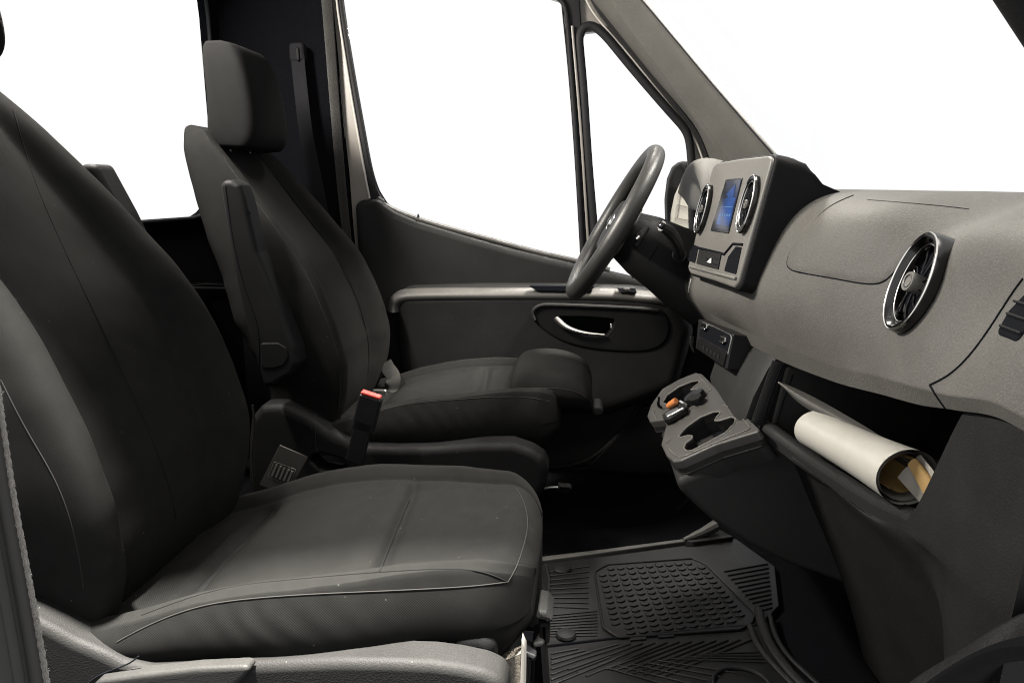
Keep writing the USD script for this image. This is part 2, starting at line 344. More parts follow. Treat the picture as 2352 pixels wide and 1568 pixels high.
th = thing('passenger_side_wall', 'dark side wall of the van behind the passenger door opening', 'wall', (-1.0, 0.72, 0.05))
obj('side_panel', slab([(-1.2, 0.04), (-0.88, 0.04), (-0.88, 1.8), (-1.2, 1.8)], 0.04, -0.70), 'carpet', th)

# ------------------------------------------------------------------ driver's side pillar with belt
th = thing('door_pillar', 'black carpeted pillar between the bulkhead window and the driver door window', 'pillar', (-0.95, 2.45, 0.05))
pil = [(420, -60), (752, -60), (757, 0), (768, 100), (777, 200), (786, 300), (797, 400), (806, 520), (818, 640), (845, 1000), (845, 1300), (300, 1300)]
o = [p for p in xz(pil, 2.44)]; o = [(max(-1.21, x), max(0.03, z)) for x, z in o]; o = o[:-2] + [(o[-2][0], 0.04), (-1.21, 0.04), (-1.21, 1.8), (o[1][0], 1.8)]
o = [(-1.21, 0.04)] + [p for p in xz([(845, 1150), (845, 1000), (818, 640), (806, 520), (797, 400), (786, 300), (777, 200), (768, 100), (757, 0), (748, -100), (742, -200)], 2.44)] + [(-1.21, 1.78)]
obj('carpet_panel', slab(o, 0.05, -2.44, 0.018), 'carpet', th)
# pile edge: roll by the door, coloured paler to stand for light on it
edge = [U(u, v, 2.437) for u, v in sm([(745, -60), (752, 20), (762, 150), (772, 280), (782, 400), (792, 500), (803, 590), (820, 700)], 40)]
obj('pile_edge', tube(edge, np.linspace(0.018, 0.014, 40), sq=0.6, up=(0, 1, 0)), 'carpet_lit', th)
bel = thing('hanging_belt', 'black seat belt hanging down the carpeted pillar behind the driver seat', 'seat belt', U(690, 150, 2.40))
bp = np.array([U(u, v, y) for u, v, y in [(682, 118, 2.39), (690, 200, 2.385), (702, 300, 2.38), (722, 400, 2.375), (742, 500, 2.37), (765, 620, 2.37), (800, 800, 2.36)]])
bp = np.stack([PchipInterpolator(np.arange(7), bp[:, k])(np.linspace(0, 6, 40)) for k in range(3)], 1)
obj('webbing', tube(bp, 0.0016, n=8, sq=14, up=(1, 0, 0.2)), 'webbing', bel)
lp = obj('belt_guide', box(U(684, 122, 2.40), (0.05, 0.03, 0.06), 0.01), 'webbing', bel)
obj('guide_slot', box(U(684, 125, 2.383), (0.010, 0.01, 0.04), 0.003), 'trim_dark', lp)
bb = thing('belt_webbing', 'crumpled grey belt webbing behind the red buckle between driver seat and door', 'seat belt', U(890, 870, 2.2))
wp = np.array([U(u, v, y) for u, v, y in [(884, 832, 2.22), (893, 848, 2.21), (905, 870, 2.18), (895, 893, 2.17), (882, 905, 2.16)]])
obj('webbing', tube(sm(wp, 24), 0.0016, n=8, sq=14, up=(0.8, 0.2, 0.6)), 'webbing_grey', bb)
obj('belt_tongue', box(U(872, 905, 2.12), (0.045, 0.012, 0.03), 0.004), 'steel', bb)

# ------------------------------------------------------------------ driver's door
th = thing('driver_door', 'dark plastic trimmed driver door with a long ledge, a silver handle and two windows', 'door', (-0.2, 2.45, 0.05))
dp = [(812, 461), (868, 457), (880, 470), (905, 487), (960, 510), (1030, 531), (1100, 551), (1180, 573), (1250, 590), (1312, 604), (1380, 622), (1500, 650), (1640, 690), (1700, 1000), (1600, 1130), (1260, 1120), (870, 1120), (846, 1000)]
o = np.array(xz(dp, YD)); o = rp(o, 0.030, 0.010)
obj('door_panel', slab(o, 0.075, -YD, 0.024, seg=7), 'lower', th)
obj('lit_upper_ledge', tube([U(u, v, YD + 0.038) for u, v in sm([(868, 455), (890, 474), (960, 503), (1030, 524), (1100, 543), (1180, 565), (1250, 583), (1330, 601), (1400, 620)], 50)], 0.009, sq=1.6, up=(0, 1, 0)), 'console', th)  # sill top coloured paler in place of the light along it
# raised lower panel with arm rest ledge
ab = [(902, 690), (908, 668), (925, 662), (1100, 657), (1300, 657), (1450, 661), (1500, 668), (1560, 690), (1600, 760), (1560, 900), (1400, 960), (1100, 950), (940, 925), (917, 880), (908, 800)]
hole = [(1270, 727), (1345, 727), (1412, 733), (1408, 752), (1394, 771), (1350, 772), (1310, 760), (1285, 745)]
o = rp(xz(ab, 2.335), 0.054, 0.01)
arm = obj('armrest_panel', slab(o, 0.10, -2.335, 0.052, [rp(xz(hole, 2.33), 0.006)], seg=7, hbev=0.002), 'lower', th)
obj('ledge_highlight', tube([U(u, v, 2.378) for u, v in sm([(908, 712), (912, 692), (928, 681), (960, 677), (1100, 675), (1300, 675), (1430, 678), (1530, 688)], 60)], 0.025, sq=2.0, up=(0, 1, 0), n=28), 'console', arm)  # paler plastic stands in for light falling on the arm rest ledge
obj('ledge_pocket', pslab([(1210, 655), (1370, 657), (1352, 671), (1235, 669)], 2.3255, 0.02, 0.003, 0.003), 'void', arm)
sw = obj('window_switch', pslab([(1416, 660), (1458, 661), (1464, 673), (1424, 672)], 2.3255, 0.02, 0.002, 0.002), 'black', arm)
obj('switch_rocker', pslab([(1430, 662), (1446, 662), (1450, 671), (1434, 671)], 2.321, 0.02, 0.003, 0.004), 'satin', sw)
# handle recess
hp = [(1218, 722), (1228, 706), (1255, 698), (1400, 703), (1515, 709), (1540, 745), (1530, 785), (1495, 806), (1420, 809), (1340, 800), (1280, 780), (1240, 752)]
bz = obj('handle_surround', pslab(list(sm(hp, 160, True)), 2.328, 0.05, 0.010, 0.004, [(hole, 0.006)], 0.006, hbev=0.004), 'trim_dark', th)
rimp = sm(hp, 120, True); rimt = [U(u, v, 2.326) for u, v in rimp]
obj('surround_rim', tube(sm([U(u, v, 2.324) for u, v in [(1228, 735), (1224, 716), (1238, 703), (1262, 700), (1330, 702), (1400, 705), (1470, 709), (1512, 713)]], 60), 0.0065), 'trim', bz)
obj('handle_recess', pslab([(1262, 722), (1416, 728), (1408, 775), (1300, 775)], 2.385, 0.02), 'void', th)
hb = np.array([U(u, v, y) for u, v, y in [(1278, 730, 2.33), (1294, 747, 2.318), (1318, 759, 2.312), (1350, 766, 2.312), (1388, 769, 2.318)]])
obj('door_handle', tube(sm(hb, 40), np.interp(np.linspace(0, 1, 40), [0, .3, .7, 1], [0.014, 0.012, 0.008, 0.005]), sq=0.8, up=(0, 0, 1)), 'satin', th)
obj('lock_slider', box(U(1404, 748, 2.345), (0.008, 0.01, 0.016), 0.002), 'steel', th)
obj('lower_step_edge', tube(sm([U(u, v, 2.405) for u, v in [(1255, 1072), (1300, 1070), (1340, 1060), (1380, 1035), (1430, 985), (1490, 900)]], 40), 0.006), 'trim', th)
obj('speaker_panel', pslab([(1250, 1080), (1350, 1072), (1480, 930), (1640, 930), (1640, 1130), (1250, 1130)], 2.395, 0.06, 0.01, 0.02), 'trim_dark', th)
pin = U(961, 508, 2.45)
obj('lock_pin', tube([pin + [0, 0, -0.02], pin + [0, 0, 0.0], pin + [0, 0, 0.018], pin + [0, 0, 0.024]], [0.005, 0.005, 0.004, 0.002]), 'black', th)
# window frames: rear upright
YF = 2.46
def strip(name, uv, Y, r, m, parent, sq=1.0, n=50, closed=False):
    return obj(name, tube([U(u, v, Y) for u, v in sm(uv, n, closed)], r, closed, sq=sq, up=(0, 1, 0)), m, parent)
fp = thing('door_frame', 'cream painted body edge beside the black carpeted pillar, along the rear of the driver window', 'door frame', U(830, 400, 2.47))
le = [(752, -80), (757, 0), (766, 100), (776, 200), (787, 320), (798, 420), (808, 520), (822, 650)]
ri = [(768, -80), (773, 0), (786, 100), (802, 200), (821, 310), (838, 400), (852, 470), (868, 560)]
obj('painted_strip', slab(np.array(xz(list(sm(le, 40)) + list(sm(ri, 40))[::-1], 2.468)), 0.03, -2.468, 0.003), 'paint', fp)
strip('body_lip', [(756, -80), (760, 0), (770, 100), (780, 200), (791, 320), (801, 420), (812, 560), (825, 660)], 2.462, 0.003, 'paint_white', fp)
strip('inner_seal', [(752, -80), (756, 0), (766, 100), (776, 210), (787, 320), (797, 420), (808, 540), (822, 660)], 2.455, 0.004, 'rubber', fp)
strip('bright_lip', [(768, -80), (773, 0), (787, 100), (803, 200), (822, 310), (838, 400), (849, 456)], 2.455, 0.0035, 'paint_white', fp)
fw = obj('window_frame', slab(np.array(xz(list(sm([(770, -80), (775, 0), (789, 100), (805, 200), (824, 310), (840, 400), (852, 470)], 40)) + list(sm([(776, -80), (784, 0), (799, 100), (816, 200), (836, 310), (853, 395), (866, 435), (885, 480)], 40))[::-1], YF)), 0.03, -YF, 0.005), 'rubber', th)
strip('frame_bead', [(776, -80), (784, 0), (799, 100), (817, 200), (837, 310), (855, 395), (868, 432), (890, 468)], 2.456, 0.0022, 'trim', th)
# division bar between the two panes
db = [((1286, -30), (1343, 640)), ((1296, -30), (1352, 640)), ((1306, -30), (1366, 640))]
obj('division_bar', slab(np.array(xz([(1288, -30), (1294, 0), (1306, 130), (1322, 330), (1338, 620), (1385, 640), (1365, 530), (1352, 330), (1340, 130), (1337, 80), (1330, -30)], YF)), 0.03, -YF, 0.006), 'rubber', th)
strip('bar_bead', [(1314, 60), (1320, 130), (1336, 330), (1354, 600), (1360, 660)], 2.452, 0.0042, 'paint', th, sq=0.7)
strip('bar_edge', [(1287, -40), (1291, 10), (1303, 130), (1319, 330), (1336, 620)], 2.457, 0.003, 'trim', th)
# frame head between bar, quarter light and windscreen pillar
obj('frame_head', slab(np.array(xz([(1255, -60), (1262, -5), (1285, 2), (1300, 22), (1316, 60), (1324, 110), (1345, 75), (1375, 72), (1400, 95), (1480, 185), (1560, 275), (1590, 320), (1600, 420), (1598, 640), (1640, 640), (1640, 380), (1610, 310), (1500, 170), (1420, 70), (1350, -60)], 2.478)), 0.03, -2.478, 0.004), 'paint', th)
strip('head_lip', [(1338, -20), (1360, 25), (1420, 98), (1500, 195), (1570, 282), (1598, 325), (1616, 375), (1622, 420)], 2.462, 0.0035, 'paint_white', th)
strip('head_seal', [(1345, -30), (1372, 18), (1430, 90), (1510, 188), (1580, 275), (1608, 318), (1630, 380)], 2.455, 0.005, 'rubber', th)
strip('window_seal', [(1240, -30), (1275, -8), (1293, 8), (1302, 45), (1308, 120), (1323, 330), (1338, 600)], 2.455, 0.0075, 'rubber', th)
q = obj('quarter_seal', tube([U(u, v, YF) for u, v in sm([(1340, 200), (1332, 110), (1334, 76), (1350, 60), (1374, 68), (1420, 118), (1480, 190), (1550, 270), (1577, 305), (1586, 345), (1590, 430), (1594, 560), (1594, 640), (1500, 660), (1375, 640), (1368, 600), (1354, 400)], 160, True)], 0.0135, True, sq=0.9, up=(0, 1, 0)), 'rubber', th)
obj('window_pane', slab(np.array(xz([(770, -80), (800, 100), (845, 400), (866, 480), (1250, 612), (1345, 640), (1300, -30)], 2.475)), 0.004, -2.475), 'glass', th, smooth=False)
obj('quarter_pane', slab(np.array(xz([(1336, 90), (1350, 62), (1372, 68), (1570, 300), (1590, 400), (1592, 640), (1370, 640)], 2.474)), 0.004, -2.474), 'glass', th, smooth=False)
# the sheet metal below the glass, outside
obj('outer_skin', slab(np.array(xz([(780, 500), (880, 520), (1320, 650), (1640, 740), (1700, 1200), (800, 1200)], 2.50)), 0.02, -2.50), 'paint_white', th)

# ------------------------------------------------------------------ wing mirror outside the quarter light
th = thing('wing_mirror', 'dark wing mirror with a pale face outside the small quarter window', 'mirror', U(1575, 520, 2.72))
mh = [(1534, 520), (1532, 460), (1538, 410), (1550, 382), (1566, 370), (1620, 372), (1640, 500), (1620, 560), (1540, 560)]
obj('mirror_housing', pslab(mh, 2.72, 0.09, 0.02, 0.012, step=0.006), 'trim_dark', th)
mf = obj('mirror_glass', pslab([(1540, 545), (1541, 490), (1549, 450), (1565, 415), (1580, 395), (1620, 395), (1625, 550)], 2.715, 0.02, 0.003, 0.01), 'mirror_face', th)  # pale matt colour stands in for what the mirror reflects
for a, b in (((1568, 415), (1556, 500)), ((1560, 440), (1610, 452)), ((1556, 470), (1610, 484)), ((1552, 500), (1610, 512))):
    obj('reflection_line', tube([U(*a, 2.7125), U(*b, 2.7125)], 0.0012, n=6), 'paint', mf)  # lines drawn on the face as a painted reflection

# ------------------------------------------------------------------ windscreen pillar, windscreen
th = thing('windscreen_pillar', 'grey cloth covered pillar slanting between the driver door and the windscreen', 'pillar', (0.3, 2.4, 1.1))
L = sm([(1310, -90), (1348, -20), (1385, 30), (1440, 98), (1515, 190), (1585, 272), (1612, 315), (1635, 375), (1650, 420)], 60)
Cc = sm([(1330, -90), (1395, -10), (1460, 80), (1530, 175), (1600, 275), (1660, 365), (1700, 430)], 60)
R = sm([(1390, -90), (1466, -5), (1540, 82), (1615, 172), (1690, 260), (1770, 352), (1830, 420)], 60)
S = []
for i in range(60):
    l, c, r = U(*L[i], 2.44), U(*Cc[i], 2.352), U(*R[i], 2.34)
    S.append(np.array([l + [0, 0.05, 0], l, l * 0.85 + c * 0.15 + [0, -0.012, 0], l * 0.5 + c * 0.5 + [0, -0.006, 0], l * 0.12 + c * 0.88, c * 0.9 + r * 0.1 , c * 0.5 + r * 0.5 + [0, -0.004, 0], r * 0.9 + c * 0.1, r, r + [0.03, 0.05, 0.0]]))
obj('pillar_trim', loft(S), 'pillar', th, smooth=12)
obj('windscreen_seal', tube([U(u + 2, v, 2.345) for u, v in R], 0.0055), 'rubber', th)
for k, (u, v) in enumerate([(1668, 228), (1702, 268), (1736, 308)]):
    obj('seal_clip', box(U(u - 62 + 30, v - 72, 2.335), (0.006, 0.006, 0.004), 0.001), 'icon', th)
th = thing('windscreen', 'large clear windscreen rising from the far edge of the dashboard', 'windscreen', (0.5, 1.6, 1.0))
A1, A2 = U(1770, 352, 2.36), U(1466, -5, 2.36)
sl = (A2 - A1) / (A2[2] - A1[2]); b0 = A1 + sl * (0.975 - A1[2]) + [0.02, 0, 0]; t0 = A1 + sl * (1.79 - A1[2]) + [0.02, 0, 0]
nrm = np.cross(t0 - b0, [0, 1, 0]); nrm /= np.linalg.norm(nrm)
q4 = np.array([b0, t0, t0 * [1, 0, 1] + [0, 0.75, 0], b0 * [1, 0, 1] + [0, 0.75, 0]])
obj('glass_pane', trimesh.Trimesh(np.vstack([q4, q4 + nrm * 0.005]), [[0, 1, 2], [0, 2, 3], [4, 6, 5], [4, 7, 6], [0, 4, 5], [0, 5, 1], [1, 5, 6], [1, 6, 2], [2, 6, 7], [2, 7, 3], [3, 7, 4], [3, 4, 0]], process=False), 'glass', th, smooth=False)
th = thing('passenger_windscreen_pillar', 'dark pillar corner crossing the upper right corner of the picture', 'pillar', U(2340, 20, 0.86))
pa_, pb_ = U(2290, -70, 0.86), U(2375, 60, 0.86); pd_ = (pb_ - pa_) / (pb_[2] - pa_[2])
pw_ = np.array([pa_ + pd_ * (z - pa_[2]) for z in np.linspace(1.775, 0.94, 12)])
obj('pillar_trim', tube(pw_, 0.022, sq=0.7, n=14), 'trim_dark', th)

# ================================================================== seats
def T_seat(dx, yc, rot=0.0, piv=(-0.66, 0.5), zs=1.0):
    c, s = math.cos(rot), math.sin(rot)
    def f(p):
        p = np.array(p, float); x, z = p[..., 0] - piv[0], p[..., 2] - piv[1]; z = np.where(z > 0, z * zs, z)
        out = p.copy(); out[..., 0] = piv[0] + c * x + s * z + dx; out[..., 2] = piv[1] - s * x + c * z; out[..., 1] = p[..., 1] + yc
        return out
    return f
ZB = np.array([0.32, 0.43, 0.48, 0.54, 0.63, 0.71, 0.79, 0.84, 0.93, 1.02, 1.10, 1.16, 1.19])
XB = np.array([-0.712, -0.668, -0.659, -0.657, -0.674, -0.701, -0.737, -0.766, -0.836, -0.908, -0.978, -1.035, -1.062])
HW = np.array([0.215, 0.225, 0.235, 0.243, 0.247, 0.247, 0.242, 0.237, 0.226, 0.210, 0.192, 0.172, 0.150])
BO = np.array([0.024, 0.036, 0.046, 0.052, 0.056, 0.056, 0.054, 0.051, 0.045, 0.038, 0.026, 0.012, 0.004])
CT = np.array([(0, 0), (.30, 0.0), (.52, .004), (.60, .010), (.70, .50), (.80, .90), (.88, 1.0), (.945, .95), (.99, .62)])  # |t|, bolster share
def back_ring(z, n=160, shrink=0.0):
    x0, hw, bo = [float(PchipInterpolator(ZB, q)(z)) for q in (XB, HW, BO)]
    dz = 0.01; xa = float(PchipInterpolator(ZB, XB)(min(z + dz, 1.19))); xb = float(PchipInterpolator(ZB, XB)(max(z - dz, 0.32)))
    tg = np.array([xa - xb, 0, min(z + dz, 1.19) - max(z - dz, .32)]); tg /= np.linalg.norm(tg)
    nr = np.array([tg[2], 0, -tg[0]])         # forward-down normal of the spine
    nr = 0.55 * nr + 0.45 * np.array([1.0, 0, 0]); nr /= np.linalg.norm(nr)
    half = [(t, b * bo - bo) for t, b in CT] + [(1.0, -bo - 0.02), (0.995, -bo - 0.06), (0.95, -bo - 0.095), (0.80, -bo - 0.112), (0.4, -bo - 0.115), (0, -bo - 0.115)]
    half = np.array(half); th_ = float(np.interp(z, [.32, .5, .7, .82, .95, 1.08, 1.19], [1.6, 1.9, 2.2, 2.0, 1.55, 1.0, 0.55])); bk_ = half[:, 1] < -bo - 0.03; half[bk_, 1] = -bo - 0.02 + (half[bk_, 1] + bo + 0.02) * th_; left = half[1:-1][::-1] * [-1, 1]
    full = np.vstack([half, left]); full = full[::-1]
    c = sm(full * [hw, 1.0], n, True)
    if shrink:
        m = np.array([0, -bo - 0.05]); c = m + (c - m) * [1 - shrink * 0.45, 1 - shrink]
    return np.array([x0, 0, z]) + c[:, :1] * np.array([0, 1.0, 0]) + c[:, 1:] * nr
def make_back(T, seed):
    zs = list(np.linspace(0.32, 1.19, 96)); S = [back_ring(0.32, shrink=s) for s in (0.9, 0.6, 0.3, 0.12, 0.04)] + [back_ring(z) for z in zs]
    top = back_ring(1.19)
    for s in (0.05, 0.15, 0.3, 0.5, 0.7, 0.9):
        r = back_ring(1.19, shrink=s); r += np.array([-0.03, 0, 0.035]) * math.sin(s * 1.6); S.append(r)
    S = np.array(S)
    d = (meshkit.fbm(S * 9.0 + seed, 3, seed) - 0.5) * 0.006; S[..., 0] += d
    return loft(T(S))
def back_line(T, tt, z0, z1, lift=0.0, n=70):
    """a line up the backrest at share tt of its half width"""
    P = []
    for z in np.linspace(z0, z1, n):
        r = back_ring(z); hw = float(PchipInterpolator(ZB, HW)(z)); fr = r[r[:, 0] > np.median(r[:, 0]) - 0.03]
        k = np.argmin(np.abs(fr[:, 1] - tt * hw) - (fr[:, 0] - fr[:, 0].min()) * 0.2); P.append(fr[k] + [lift, 0, 0])
    P = np.array(P); P[:, 0] = np.convolve(np.pad(P[:, 0], 3, 'edge'), np.ones(7) / 7, 'valid'); P[:, 1] = np.convolve(np.pad(P[:, 1], 3, 'edge'), np.ones(7) / 7, 'valid')
    return T(P)
XS = np.array([-0.70, -0.66, -0.60, -0.527, -0.45, -0.368, -0.187, -0.12, -0.09, -0.04]); ZS = np.array([0.372, 0.384, 0.402, 0.427, 0.445, 0.457, 0.471, 0.470, 0.468, 0.462])
TI = 0.79
def cush_top(x, t, crease=-0.304):
    h = PchipInterpolator(XS, ZS)(x); a = np.abs(t)
    bol = 0.010 * np.exp(-((a - 0.90) / 0.07) ** 2) - 0.020 * sstep(0.99, 0.62, a) * sstep(-0.02, -0.2, x)
    bol -= 0.004 * np.exp(-((a - TI) / 0.018) ** 2)
    inner = sstep(TI + 0.02, TI - 0.12, a)
    cr = crease - 0.03 * t * 0.5
    bol += inner * (0.009 * np.exp(-((x - cr + 0.03) / 0.035) ** 2) * sstep(cr + 0.006, cr - 0.006, x) - 0.009 * np.exp(-((x - cr - 0.008) / 0.010) ** 2) + 0.006 * np.exp(-((x - cr - 0.12) / 0.08) ** 2))
    bol -= inner * 0.012 * np.exp(-((x + 0.60) / 0.02) ** 2)
    return h + bol
def cush_ring(x, hw, zbot, n_top=150, ins=0.0, crease=-0.304, seed=0):
    t = np.linspace(-1, 1, n_top); ztop = cush_top(x, t, crease); zc = 0.5 * (ztop + zbot)
    y = t * hw; k = 22
    s = np.linspace(0, 1, k + 2)[1:-1]
    bul = 0.014 * np.sin(np.pi * np.minimum(s * 1.15, 1)) ; zr = ztop[-1] + (zbot - ztop[-1]) * s
    right = np.stack([hw + bul - 0.03 * np.maximum(0, s - 0.75) * 4 * 0.5, zr], 1)
    bott = np.stack([np.linspace(hw - 0.03, -hw + 0.03, 40), np.full(40, zbot)], 1)
    left = right[::-1] * [-1, 1]
    c = np.vstack([np.stack([y, ztop], 1), right, bott, left])
    if ins:
        mid = np.array([0, 0.5 * (ztop.mean() + zbot)]); rr = np.sign(c - mid) * np.minimum(np.abs(c - mid), ins); c = c - rr * [1.2, 1.0]
    return np.stack([np.full(len(c), x), c[:, 0], c[:, 1]], 1)
def make_cushion(T, hw=0.235, x0=-0.73, x1=-0.058, zb=0.300, R=0.055, seed=3, crease=-0.304, plan=0.07):
    S = []
    for x in np.linspace(x0, x1 - R, 110):
        g = sstep(x1 - R - 0.30, x1 - R + 0.03, x) * plan * 0.75
        S.append(cush_ring(x, hw - g, zb, crease=crease))
    for a in np.linspace(0, math.pi / 2, 14)[1:]:
        S.append(cush_ring(x1 - R + R * math.sin(a), hw - plan * 0.75 * sstep(x1 - R - 0.30, x1 - R + 0.03, x1 - R) - 0.25 * plan * (1 - math.cos(a)), zb, ins=R * (1 - math.cos(a)) * 0.8, crease=crease))
    S = np.array(S); g = (meshkit.fbm(S * [7, 7, 7] + seed, 4, seed) - 0.5) * 0.011
    # drag wrinkles in the cloth of the sides
    w = np.exp(-((S[..., 2] - 0.415) / 0.03) ** 2) * (np.abs(S[..., 1]) > hw - 0.02)
    ph = (S[..., 0] * 1.0 + S[..., 2] * 0.8) * 75 + 5 * meshkit.fbm(S * 7, 2, seed)
    S[..., 1] += np.sign(S[..., 1]) * w * 0.0008 * np.sin(ph * 1.7) * np.exp(-((S[..., 0] + 0.42) / 0.13) ** 2)
    S[..., 2] += g
    # rounded plan of the front corners
    S[..., 0] -= 0.055 * np.clip(np.abs(S[..., 1]) / hw, 0, 1) ** 3 * sstep(-0.30, x1, S[..., 0])
    # front tucks back towards its bottom
    tuck = sstep(zb + 0.06, zb, S[..., 2]) * sstep(-0.14, x1, S[..., 0]); S[..., 0] -= tuck * 0.03
    return loft(T(S))
def cush_line(T, t, xa, xb, hw, lift=0.0, n=80, plan=0.07, x1=-0.045, R=0.055, crease=-0.304):
    x = np.linspace(xa, xb, n); g = sstep(x1 - R - 0.30, x1 - R + 0.03, x) * plan * 0.75
    tv = np.broadcast_to(t, x.shape) if np.ndim(t) == 0 else np.interp(np.linspace(0, 1, n), np.linspace(0, 1, len(t)), t)
    z = np.array([cush_top(a, np.array([b]), crease)[0] for a, b in zip(x, tv)])
    return T(np.stack([x, tv * (hw - g), z + lift], 1))

def headrest(T, w=0.128, z0=1.125, z1=1.425, x0=-1.010, dep=0.078, lean=-0.05):
    S = []
    zs = np.linspace(0, 1, 40)
    for s in zs:
        e = 1 - abs(2 * s - 1) ** 5; e = e ** 0.4 if e > 0 else 0.02
        k = max(e, 0.05); q = np.linspace(0, 2 * np.pi, 56, endpoint=False); cx, sx = np.cos(q), np.sin(q)
        px = np.sign(cx) * np.abs(cx) ** 0.36 * dep * (0.72 + 0.28 * k) * (1 - 0.25 * s) * k ** 0.5; py = np.sign(sx) * np.abs(sx) ** 0.36 * w * (0.86 + 0.14 * k) * (1 - 0.10 * s)
        if k < 0.3: px *= k / 0.3; py *= 0.8 + 0.2 * k / 0.3
        S.append(np.stack([x0 + lean * s + px + 0.014 * np.sin(np.pi * s), py, np.full(56, z0 + (z1 - z0) * s)], 1))
    return loft(T(np.array(S)))

def rail_lever(path, r, m, par, name='adjust_lever'):
    return obj(name, tube(path, r, n=12), m, par)

# ---- passenger seat
YC = 1.112
Tp = T_seat(0.0, YC)
ps = thing('passenger_seat', 'large dark cloth passenger seat filling the left foreground', 'seat', (-0.4, YC, 0.05))
bk = obj('backrest', make_back(Tp, 11), 'fabric', ps, smooth=True)
bkm = make_back(Tp, 11)
obj('backrest_seam', seam(bkm, [(30, 250), (75, 400), (170, 620), (270, 830), (350, 1010), (392, 1130), (404, 1190)], 0.0014, 110), 'seam_dark', bk)
obj('backrest_seam', tube(back_line(Tp, -0.605, 0.42, 1.17, 0.001), 0.0016, n=6), 'seam_dark', bk)
obj('bolster_stitch', seam(bkm, [(2, 872), (60, 985), (120, 1090), (160, 1190), (184, 1295), (192, 1352)], 0.0008, 90), 'stitch', bk)
r0 = back_ring(0.865); fr = r0[(np.abs(r0[:, 1]) < 0.125) & (r0[:, 0] > np.median(r0[:, 0]))]; fr = fr[np.argsort(fr[:, 1])]
cu = obj('seat_cushion', make_cushion(Tp, seed=5), 'fabric', ps, smooth=True)
cum = make_cushion(Tp, seed=5)
obj('side_stitch', seam(cum, [(268, 1474), (340, 1436), (450, 1395), (560, 1376), (700, 1365), (850, 1358), (1000, 1351), (1100, 1344), (1166, 1336)], 0.0011, 90), 'stitch', cu)
obj('inner_seam', tube(cush_line(Tp, TI, -0.62, -0.14, 0.235, -0.0005), 0.0011, n=6), 'seam_dark', cu)
obj('inner_seam', seam(cum, [(325, 1412), (420, 1377), (532, 1347), (658, 1331), (780, 1320), (870, 1313), (1000, 1306), (1085, 1309), (1135, 1322), (1166, 1336)], 0.0010, 90), 'seam_dark', cu)
yy = np.linspace(-TI, TI, 40); cr = -0.304 - 0.015 * yy + 0.006
obj('cross_seam', seam(cum, [(872, 1311), (888, 1270), (908, 1220), (928, 1172), (940, 1147)], 0.0016, 40), 'seam_dark', cu)
fs, fn = hits(cum, sm([(1166, 1336), (1186, 1300), (1203, 1250), (1211, 1205), (1205, 1160), (1185, 1120)], 40))
if len(fs): obj('front_stitch', tube(fs + fn * 0.0006, 0.0008, n=6), 'stitch', cu)
hr = obj('headrest', headrest(Tp, z0=1.205, z1=1.44, x0=-1.045, lean=-0.03), 'fabric_side', ps, smooth=True)
for s in (-1, 1): obj('headrest_post', tube(Tp([(-1.04, s * 0.06, 1.12), (-1.03, s * 0.06, 1.22)]), 0.005), 'smoke', ps)
# arm rest on the far side
def armrest(T, y0, mt, par, base=0.03):
    o = rp([(-0.885, 1.075), (-0.845, 1.075), (-0.80, 0.98), (-0.72, 0.78), (-0.67, 0.62), (-0.675, 0.53), (-0.74, 0.51), (-0.79, 0.56), (-0.82, 0.70), (-0.86, 0.92)], 0.016, 0.006)
    m = slab(o, 0.055, 0.0, 0.012, seg=5); m.vertices = T(m.vertices + [0, y0, 0]); return obj('armrest', m, mt, par)
ar = armrest(lambda p: T_seat(-0.115, YC)(np.array(p) - [0, 0, 0.03]), 0.275, 'trim_dark', ps)
obj('pivot_hole', tube([U(277, 480, 1.372), U(277, 480, 1.385)], 0.006), 'void', ps)
# side shell
tr = [(50, 1372), (100, 1396), (150, 1422), (193, 1446), (264, 1476), (305, 1497), (363, 1510), (430, 1507), (500, 1503), (700, 1494), (800, 1491), (900, 1492), (1000, 1496), (1060, 1504), (1120, 1517), (1158, 1535), (1168, 1562), (1168, 1800), (40, 1800), (40, 1368)]
o = rp(xz(tr, 0.875), 0.020, 0.006); o[:, 1] = np.maximum(o[:, 1], 0.10)
ss = obj('side_shell', slab(o, 0.05, -0.848, 0.014, seg=7), 'trim', ps)
obj('shell_joint', tube([U(u, v, 0.8475) for u, v in sm([(318, 1506), (300, 1520), (262, 1536), (220, 1555), (190, 1580)], 30)], 0.0012, n=6), 'void', ss)
lv = [(195, 1590), (225, 1562), (330, 1548), (450, 1535), (560, 1530), (578, 1536), (560, 1558), (530, 1590)]
obj('recline_lever', pslab(lv, 0.832, 0.02, 0.006, 0.005, step=0.004), 'stack', ps)
obj('seat_base', box((-0.36, YC, 0.21), (0.50, 0.40, 0.34), 0.02), 'trim_dark', ps)
obj('far_shell', slab(rp([(-0.70, 0.10), (-0.07, 0.10), (-0.07, 0.35), (-0.1, 0.385), (-0.55, 0.34), (-0.70, 0.34)], 0.02), 0.06, -1.335, 0.02), 'trim_dark', ps)
bt = thing('belt_label', 'small brown label on the belt stalk tucked between backrest and cushion of the passenger seat', 'label', U(525, 1165, 1.36))
lab = [(505, 1172), (522, 1142), (560, 1160), (548, 1176), (520, 1190)]
obj('label_card', pslab([(497, 1185), (522, 1142), (566, 1163), (540, 1182), (520, 1192)], 1.372, 0.006, 0.001), 'tag_brown', bt)
obj('label_rivet', tube([U(487, 1196, 1.355), U(487, 1196, 1.365)], 0.004), 'steel', bt)

